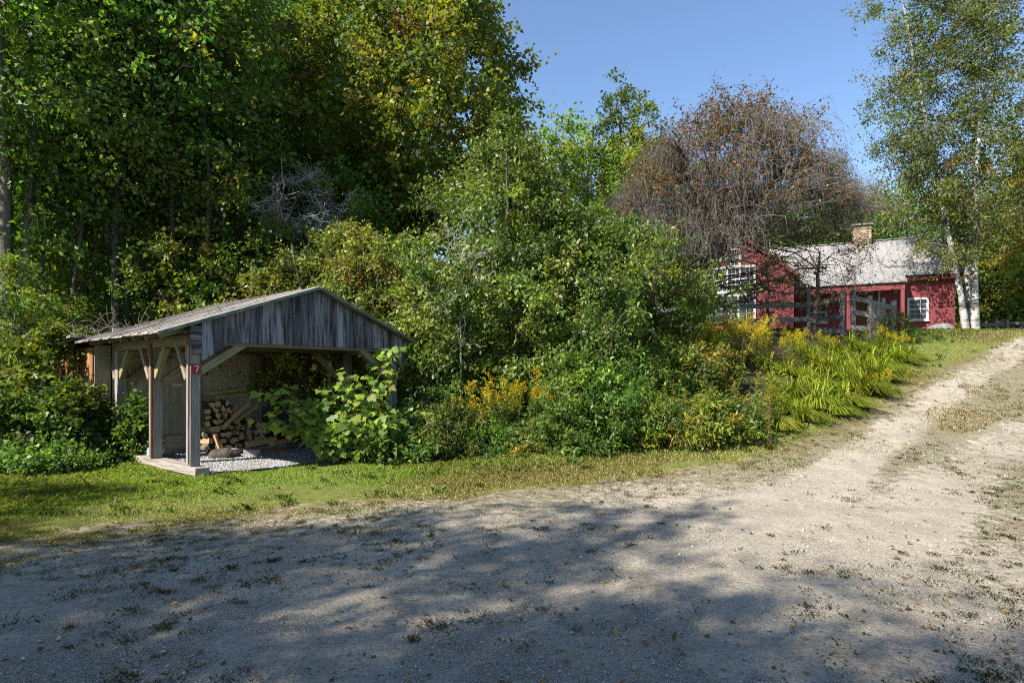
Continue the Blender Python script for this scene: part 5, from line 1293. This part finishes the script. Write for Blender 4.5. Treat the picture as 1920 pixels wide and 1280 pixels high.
def maple_leaf_shape():
    pts = [(0, 0), (.16, .02), (.30, -.10), (.34, .08), (.52, .14), (.42, .28), (.60, .46), (.38, .46), (.36, .56), (.16, .56), (.20, .78), (.08, .80), (0, 1.0)]
    return pts + [(-x, y) for x, y in pts[-2:0:-1]]

def maple_sapling(seed):
    rng = np.random.RandomState(seed); tb = Tubes(); P, T, Nn, Sz = [], [], [], []
    shoots = []
    for i in range(30):
        az = rng.uniform(0, 6.28); rr = 1.35 * rng.uniform(.15, 1) ** .6; z = 1.75 * (1 - .55 * (rr / 1.35) ** 2) * rng.uniform(.35, 1.05)
        shoots.append(np.array([rr * np.cos(az), .75 * rr * np.sin(az), max(z, .22)]))
    shoots += [np.array([.55, -.2, 1.95]), np.array([.45, .1, 1.75]), np.array([-1.35, -.1, 1.22]), np.array([-1.15, -.3, .72]), np.array([-1.25, .2, 1.05]), np.array([-.25, -.5, 1.45]), np.array([-.5, -.4, .25]), np.array([-.7, -.35, .35]), np.array([-.35, -.3, 1.3])]
    for q in shoots:
        c = curve(np.array([rng.normal(0, .12), rng.normal(0, .1), -.03]), q, 8, .12, .02, rng); tb.add(c, np.linspace(.012, .004, 8), 5)
        for k in range(34):
            u = rng.uniform(.35, 1.0); i = min(int(u * 7), 6); p = c[i] + (c[i + 1] - c[i]) * (u * 7 - i)
            d = unit(rng.normal(0, 1, 3) * np.array([1, 1, .5]) + .3 * unit(q)); e = p + d * rng.uniform(.06, .22); P.append(e); tb.add(np.stack([p, (p + e) / 2 + [0, 0, .01], e]), [.0025, .002, .0018], 3)
            T.append(d + np.array([0, 0, -.85])); Nn.append(np.array([-.25, -.35, .75]) + rng.normal(0, .35, 3)); Sz.append(rng.uniform(.07, .145))
    P, T, Nn, Sz = map(np.array, (P, T, Nn, Sz)); n = len(P); T = unit(T); B = unit(np.cross(Nn, T)); Nn = np.cross(T, B)
    sh = np.array(maple_leaf_shape()); k = len(sh)
    V = P[:, None] + Sz[:, None, None] * (B[:, None] * sh[None, :, :1] + T[:, None] * sh[None, :, 1:] + Nn[:, None] * (.22 * np.abs(sh[None, :, :1]) - .18 * sh[None, :, 1:] ** 2))
    C = np.repeat(pick_pal(rng, n, [((.17, .27, .04), 4), ((.14, .25, .045), 4), ((.21, .29, .05), 2), ((.10, .20, .05), 3)], .14), k, axis=0)
    return tb.mesh('sapling_stem', M['stem']), fast_mesh('sapling_crown', V.reshape(-1, 3), np.arange(n * k).reshape(n, k), M['leaf'], col=C)

def bush(seed, H, Rr, ncl, L, Wd, pal, leaf='leaf', hexa=True, lpc=70, clr=.26, stems=6, zc=.03, prof=prof_dome, twigs=2, **kw):
    return leaf_tree('bush%d' % seed, seed, H, zc, Rr, prof, ncl, lpc, clr, L, Wd, pal, .018, stems=stems, spread=.6, leaf=leaf, twigs=twigs, lobes=.22, upb=.75, hexa=hexa, bark='stem', **kw)

def stemmy(seed, n, H, pal, L=.15, W=.03, spread=.18, red=False):
    """upright leafy stems (tall weeds with whorled lance leaves)"""
    rng = np.random.RandomState(seed); tb = Tubes(); LP, LT, LN = [], [], []
    for s in range(n):
        b = np.append(rng.normal(0, spread, 2), -.03); hh = H * rng.uniform(.65, 1.05); tip = b + np.array([rng.normal(0, .12), rng.normal(0, .12), hh]); c = curve(b, tip, 6, .0, .01, rng); tb.add(c, np.linspace(.007, .003, 6), 4)
        for k in range(30):
            u = .2 + .8 * k / 30; i = min(int(u * 5), 4); p = c[i] + (c[i + 1] - c[i]) * (u * 5 - i); a = k * 2.4; LP.append(p); LT.append(np.array([np.cos(a), np.sin(a), rng.uniform(.1, .8) - (.6 if u < .5 else 0)])); LN.append(np.array([0, 0, 1.]) + rng.normal(0, .3, 3))
    LP, LT, LN = map(np.array, (LP, LT, LN)); k = len(LP); s = rng.uniform(.6, 1.2, k)
    return tb.mesh('stems', M['redstem'] if red else M['stem']), leaves_mesh('foliage', LP, LT, LN, L * s, W * s, pick_pal(rng, k, pal, .2), M['leaf'], hexa=True)

def build_plants():
    M['stem'] = std('green_stem', lambda ns, ls: (.09, .10, .035), .7)
    M['redstem'] = std('red_stem', lambda ns, ls: (.20, .07, .035), .7)
    sf = ('stem', 'foliage')
    # maple sapling before the shed
    x, y, _ = SL(2.9, -.45)
    place('maple_sapling', maple_sapling(301), (x, y, float(h(x, y))), 'bright green maple sapling with big lobed leaves at the right of the shed opening', 'sapling', rotz=SHED_A - .35, scale=(1.32, 1.15, 1.15), parts=('stem', 'foliage'))
    dg = [((.045, .10, .035), 3), ((.06, .12, .04), 3), ((.035, .08, .03), 2)]
    gy = [((.085, .13, .03), 3), ((.06, .10, .025), 3), ((.12, .15, .035), 2)]
    gr = [((.075, .13, .025), 3), ((.055, .105, .022), 3), ((.11, .16, .03), 2)]
    yl = [((.16, .19, .03), 3), ((.11, .15, .03), 2), ((.22, .18, .035), 1)]
    B = [  # px, py (foot), H, R, clusters, L, W, pal, label
        (745, 862, .75, .42, 50, .11, .055, dg, 'dark bluish-green leafy weed at the foot of the maple sapling'),
        (815, 848, 1.25, .65, 80, .10, .05, dg, 'tall dark teal shrub right of the maple sapling'),
        (845, 858, .95, .60, 70, .09, .03, gy, 'grey-green narrow-leaved weed between the sapling and the goldenrod'),
        (720, 868, .45, .38, 36, .12, .07, gr, 'small broad-leaved plant at the lawn edge below the maple sapling'),
        (790, 866, .40, .40, 34, .08, .04, gy, 'low trailing weed at the lawn edge under the teal shrub'),
        (1080, 838, 1.75, .80, 130, .075, .034, gr, 'fresh green rounded bush in the middle of the bed'),
        (1150, 836, 1.55, .85, 120, .075, .034, gr, 'green rounded bush just right of the middle bush'),
        (1115, 842, .75, .60, 60, .08, .035, gr, 'low green mound in front of the two rounded bushes'),
        (1215, 832, .85, .55, 50, .10, .035, yl, 'yellow-green low weed at the lawn edge beside the dark gap'),
        (1265, 834, .75, .55, 50, .07, .02, gy, 'thin grassy-looking grey-green weed by the red stems'),
        (1330, 832, .80, .60, 56, .09, .03, yl, 'yellowing lance-leaved weed in front of the daylilies'),
        (1385, 826, .70, .55, 50, .07, .03, gy, 'small dull green mound left of the front daylilies'),
        (1010, 846, .50, .45, 40, .08, .03, gy, 'knee-high weed at the lawn edge in front of the goldenrod'),
        (925, 852, .45, .45, 40, .08, .035, gr, 'low leafy weed in front of the left goldenrod'),
        (1200, 790, 1.5, .9, 90, .085, .04, gr, 'dim green shrub behind the dark gap in the bed'),
        (1270, 760, 1.3, .8, 80, .085, .035, gr, 'green shrub uphill behind the red-stemmed weeds'),
        (1330, 740, 1.1, .8, 70, .09, .035, yl, 'yellow-green weed patch below the upper goldenrod'),
        (1010, 790, 1.3, .9, 80, .09, .045, gr, 'shaded shrub under the leaning limb'),
        (890, 800, 1.5, .9, 90, .09, .045, dg, 'dark shrub behind the left goldenrod'),
        (1300, 660, 1.3, .9, 80, .09, .04, gr, 'green shrub against the fence at the left of the gable'),
        (1225, 690, 1.4, 1.0, 90, .09, .045, gr, 'shrub under the right end of the dark shrub tree by the fence'),
        (1680, 640, .9, .5, 40, .08, .03, gy, 'twiggy small shrub at the right end of the gate'),
    ]
    for i, (px, py, H, r_, ncl, L, W_, pal, lab) in enumerate(B):
        place('garden_shrub' if H > .9 else 'weed_plant', bush(320 + i, H, r_, ncl, L, W_, pal), G(px, py), lab, 'shrub' if H > .9 else 'weed', parts=sf)
    # undergrowth at the left
    U = [(40, 868, 1.05, 1.0, 110, .085, .05, gy, 'mound of bramble at the left edge of the lawn'), (95, 872, .95, .85, 110, .09, .055, gr, 'leafy bramble bush between the left edge and the shed'), (135, 866, 1.2, .62, 100, .10, .06, gr, 'broad-leaved shrub beside the rear left shed post'),
         (85, 838, 1.5, .95, 110, .10, .055, gy, 'taller pale-leaved shrub under the red-tinged vine'), (10, 840, 1.7, 1.0, 110, .10, .05, dg, 'dark shrub at the left picture edge'), (105, 884, .32, .6, 60, .06, .045, gr, 'low ground-hugging leaves at the lawn edge before the sill'), (60, 885, .38, .9, 70, .06, .045, gr, 'low ivy-like leaves at the lawn edge farther left'), (-60, 880, 1.2, 1.0, 90, .09, .05, gr, 'bramble bush cut by the left picture edge')]
    for i, (px, py, H, r_, ncl, L, W_, pal, lab) in enumerate(U): place('bramble_bush', bush(360 + i, H * (1.2 if H > .5 else 1), r_, ncl, L, W_, pal, lpc=84), G(px, py), lab, 'bush', 'undergrowth left of the shed', parts=sf)
    x, y, z = SL(.10, 2.75); place('bramble_bush', bush(370, 1.15, .28, 50, .09, .05, gr), (x, y, z), 'leafy bush growing between the middle and rear shed posts', 'bush', parts=sf)
    x, y, z = SL(-.85, 4.7); place('sapling_tree', leaf_tree('redvine', 371, 2.6, .5, .75, prof_col, 70, 50, .30, .13, .085, [((.08, .13, .03), 4), ((.13, .18, .03), 3), ((.22, .06, .025), .35), ((.26, .14, .03), .3)], .03, stems=3, spread=.5, bark='stem', twigs=2, hexa=True, topcol=(.14, .20, .03)), (x, y, z), 'thin sapling with some red leaves against the brown rear shed wall', 'sapling', parts=('stem', 'foliage'))
    x, y, z = SL(-1.1, 5.6); place('sapling_tree', leaf_tree('redvine2', 372, 2.2, .4, .7, prof_col, 60, 50, .30, .12, .08, [((.07, .12, .03), 4), ((.11, .15, .03), 3), ((.18, .05, .025), .35)], .03, stems=3, spread=.5, bark='stem', twigs=2, hexa=True), (x, y, z), 'shorter red-tinged sapling left of the rear shed wall', 'sapling', parts=('stem', 'foliage'))
    # goldenrod
    gp = [goldenrod(401, 12, 1.3, .28, .6), goldenrod(402, 10, 1.2, .24, .6), goldenrod(403, 14, 1.15, .32, .6)]
    gp2 = [goldenrod(404, 14, 1.15, .32, 1., ((.12, .16, .03), (.16, .18, .03)), (.44, .35, .025)), goldenrod(405, 12, 1.0, .35, 1., ((.12, .16, .03), (.17, .19, .035)), (.42, .34, .03))]
    gr_ = 'goldenrod in flower in the bed'
    pr = ('stems', 'foliage', 'flowers')
    GA = [(890, 842, 0, 1.0, 'leftmost flowering goldenrod at the lawn edge'), (928, 840, 1, 1.05, 'goldenrod with dense stems second along the lawn edge'), (962, 838, 2, 1.08, 'tall goldenrod with the brightest plumes at the lawn edge'), (998, 834, 0, 1.12, 'tall goldenrod beneath the dark leaning limb'), (1034, 832, 1, 1.0, 'goldenrod touching the fresh green bush')]
    for i, (px, py, k, s, lab) in enumerate(GA): place('goldenrod', gp[k], G(px, py), lab, 'flower', gr_, 1.3 * i, s, pr)
    GB_ = [(1285, 700, 0, .9, 'upper goldenrod at the left end of the yellow bank'), (1320, 690, 1, 1.0, 'upper goldenrod left of the fence post under the gable windows'), (1352, 684, 0, 1.08, 'goldenrod standing at the foot of the short fence post'), (1385, 680, 1, 1.18, 'highest and yellowest goldenrod below the gable windows'), (1412, 682, 0, 1.1, 'goldenrod right of the yellowest one'), (1440, 690, 1, 1.0, 'goldenrod below the red gable wall'), (1350, 716, 1, .85, 'lower goldenrod in front of the upper row'), (1310, 735, 0, .7, 'short goldenrod downhill of the upper row'), (1640, 655, 1, .72, 'small goldenrod before the picket bundle'), (1475, 690, 0, .85, 'goldenrod at the upper edge of the daylilies'), (1545, 670, 1, .70, 'goldenrod among the upper daylilies'), (1690, 672, 0, .6, 'little goldenrod at the right end of the daylilies'), (1660, 735, 1, .5, 'tiny goldenrod among the right daylilies')]
    for i, (px, py, k, s, lab) in enumerate(GB_): place('goldenrod', gp2[k], G(px, py), lab, 'flower', gr_, 1.1 * i, s, pr)
    # tall red-stemmed weeds
    S_ = [(1255, 828, 5, 1.1, True, yl, 'red-stemmed tall weed nearest the dark gap'), (1400, 826, 6, 1.2, True, yl, 'tall weed with a rusty red stalk in the middle of the bed'), (1240, 800, 4, 1.5, False, yl, 'pair of thin yellow-green stalks rising above the dark gap'), (1300, 824, 7, .95, False, yl, 'yellow-green lance-leaved weed right of the red stems'), (1350, 820, 7, 1.15, False, gy, 'blue-grey feathery tall weed'), (1440, 810, 7, .9, False, yl, 'lance-leaved weed left of the front daylilies'), (1425, 770, 8, 1.1, False, yl, 'upright yellowing weed uphill of the red stalk'), (1200, 836, 6, .45, False, yl, 'small yellow rosette weed at the lawn edge'), (1105, 848, 6, .40, False, yl, 'small pale rosette weed before the middle bush'), (968, 856, 6, .28, False, [((.28, .22, .05), 1)], 'small straw-yellow plant at the lawn edge')]
    for i, (px, py, n, H, red, pal, lab) in enumerate(S_): place('tall_weed', stemmy(430 + i, n, H, pal, red=red), G(px, py), lab, 'weed', parts=('stems', 'foliage'))
    # dry straw tuft
    o = link('straw_tuft', daylily(450, 90, .75, (.1, -.1), ((.28, .20, .08), (.22, .17, .07), (.33, .26, .12)))); o.location = G(1275, 835); tag(o, 'dry straw-coloured grass tuft below the red-stemmed weed', 'grass tuft')
    # daylilies
    dl = [daylily(460 + i, 190, 1.15) for i in range(4)]
    D = [(1470, 812, .75, 'front daylily clump, lowest on the slope'), (1515, 800, .85, 'front daylily clump spilling right over the lawn edge'), (1425, 822, .55, 'small daylily clump left of the front one'), (1590, 770, 1.0, 'large arching daylily clump above the lawn edge'), (1630, 752, 1.05, 'largest daylily clump sweeping right'), (1545, 775, .9, 'daylily clump between the front and the large sweeping ones'), (1660, 725, .95, 'daylily clump at the bend of the lawn edge'),
         (1695, 690, .9, 'daylily clump at the right tip of the bed'), (1600, 735, .95, 'daylily clump in the middle of the bright bank'), (1555, 740, .9, 'daylily clump left of the middle of the bright bank'), (1500, 760, .85, 'daylily clump below the feathery weeds'), (1640, 695, .9, 'daylily clump high on the right of the bank'), (1590, 700, .95, 'daylily clump below the gate'), (1540, 705, .95, 'daylily clump below the tall fence post'), (1490, 715, .9, 'daylily clump at the upper left of the bank'),
         (1665, 665, .8, 'topmost daylily clump at the right end of the gate'), (1610, 668, .85, 'daylily clump right below the gate rails'), (1560, 668, .85, 'daylily clump at the foot of the fence rails'), (1510, 676, .95, 'tall upright daylily clump at the foot of the tall fence post'), (1460, 740, .8, 'daylily clump shaded by the weeds at its left'), (1720, 682, .75, 'small daylily clump at the outermost right'), (1575, 785, .8, 'daylily clump leaning over the lawn just left of the largest one'), (1670, 705, .95, 'daylily clump just above the bend of the lawn edge'), (1620, 720, 1., 'daylily clump uphill of the bend of the lawn edge'), (1570, 715, .95, 'daylily clump in the brightest part of the bank'), (1525, 735, .9, 'daylily clump in the left of the bright part'), (1530, 690, .9, 'daylily clump just below the fence rails'), (1680, 678, .8, 'daylily clump under the right end of the gate'),
         (1635, 675, .85, 'daylily clump before the pickets'), (1470, 765, .8, 'daylily clump among the yellowing weeds'), (1580, 685, .9, 'daylily clump under the gate uprights'), (1450, 705, .85, 'daylily clump at the left upper end of the bank'), (1480, 785, .75, 'daylily clump just uphill of the front one')]
    for i, (px, py, s, lab) in enumerate(D):
        s = s * .86; o = link('daylily_clump', dl[i % 4]); o.location = G(px - 14, py - 9); o.scale = (s, s, s * RNG.uniform(.85, 1.2)); o.rotation_euler[2] = RNG.uniform(-.8, .8); tag(o, lab, 'daylily', 'daylilies on the bank')
    o = link('grass_clump', daylily(470, 70, .5, (0, 0), ((.08, .13, .02), (.10, .15, .025)))); o.location = G(1300, 770); o.scale = (1.8, 1.8, 1.6); tag(o, 'dark green grass clump in the shade of the dark gap', 'grass clump')
    o = link('hosta', daylily(471, 60, .4, (0, 0), ((.30, .26, .05), (.34, .30, .08)))); o.location = at(1788, 23.9, .02); tag(o, 'yellow-leaved plant between the boulder and the birch trunks', 'plant')

light_and_camera()
build_ground()
build_grass()
build_stones()
for fn in ('build_shed', 'build_firewood', 'build_house', 'build_fences', 'build_trees', 'build_plants'):
    if fn in globals(): globals()[fn]()
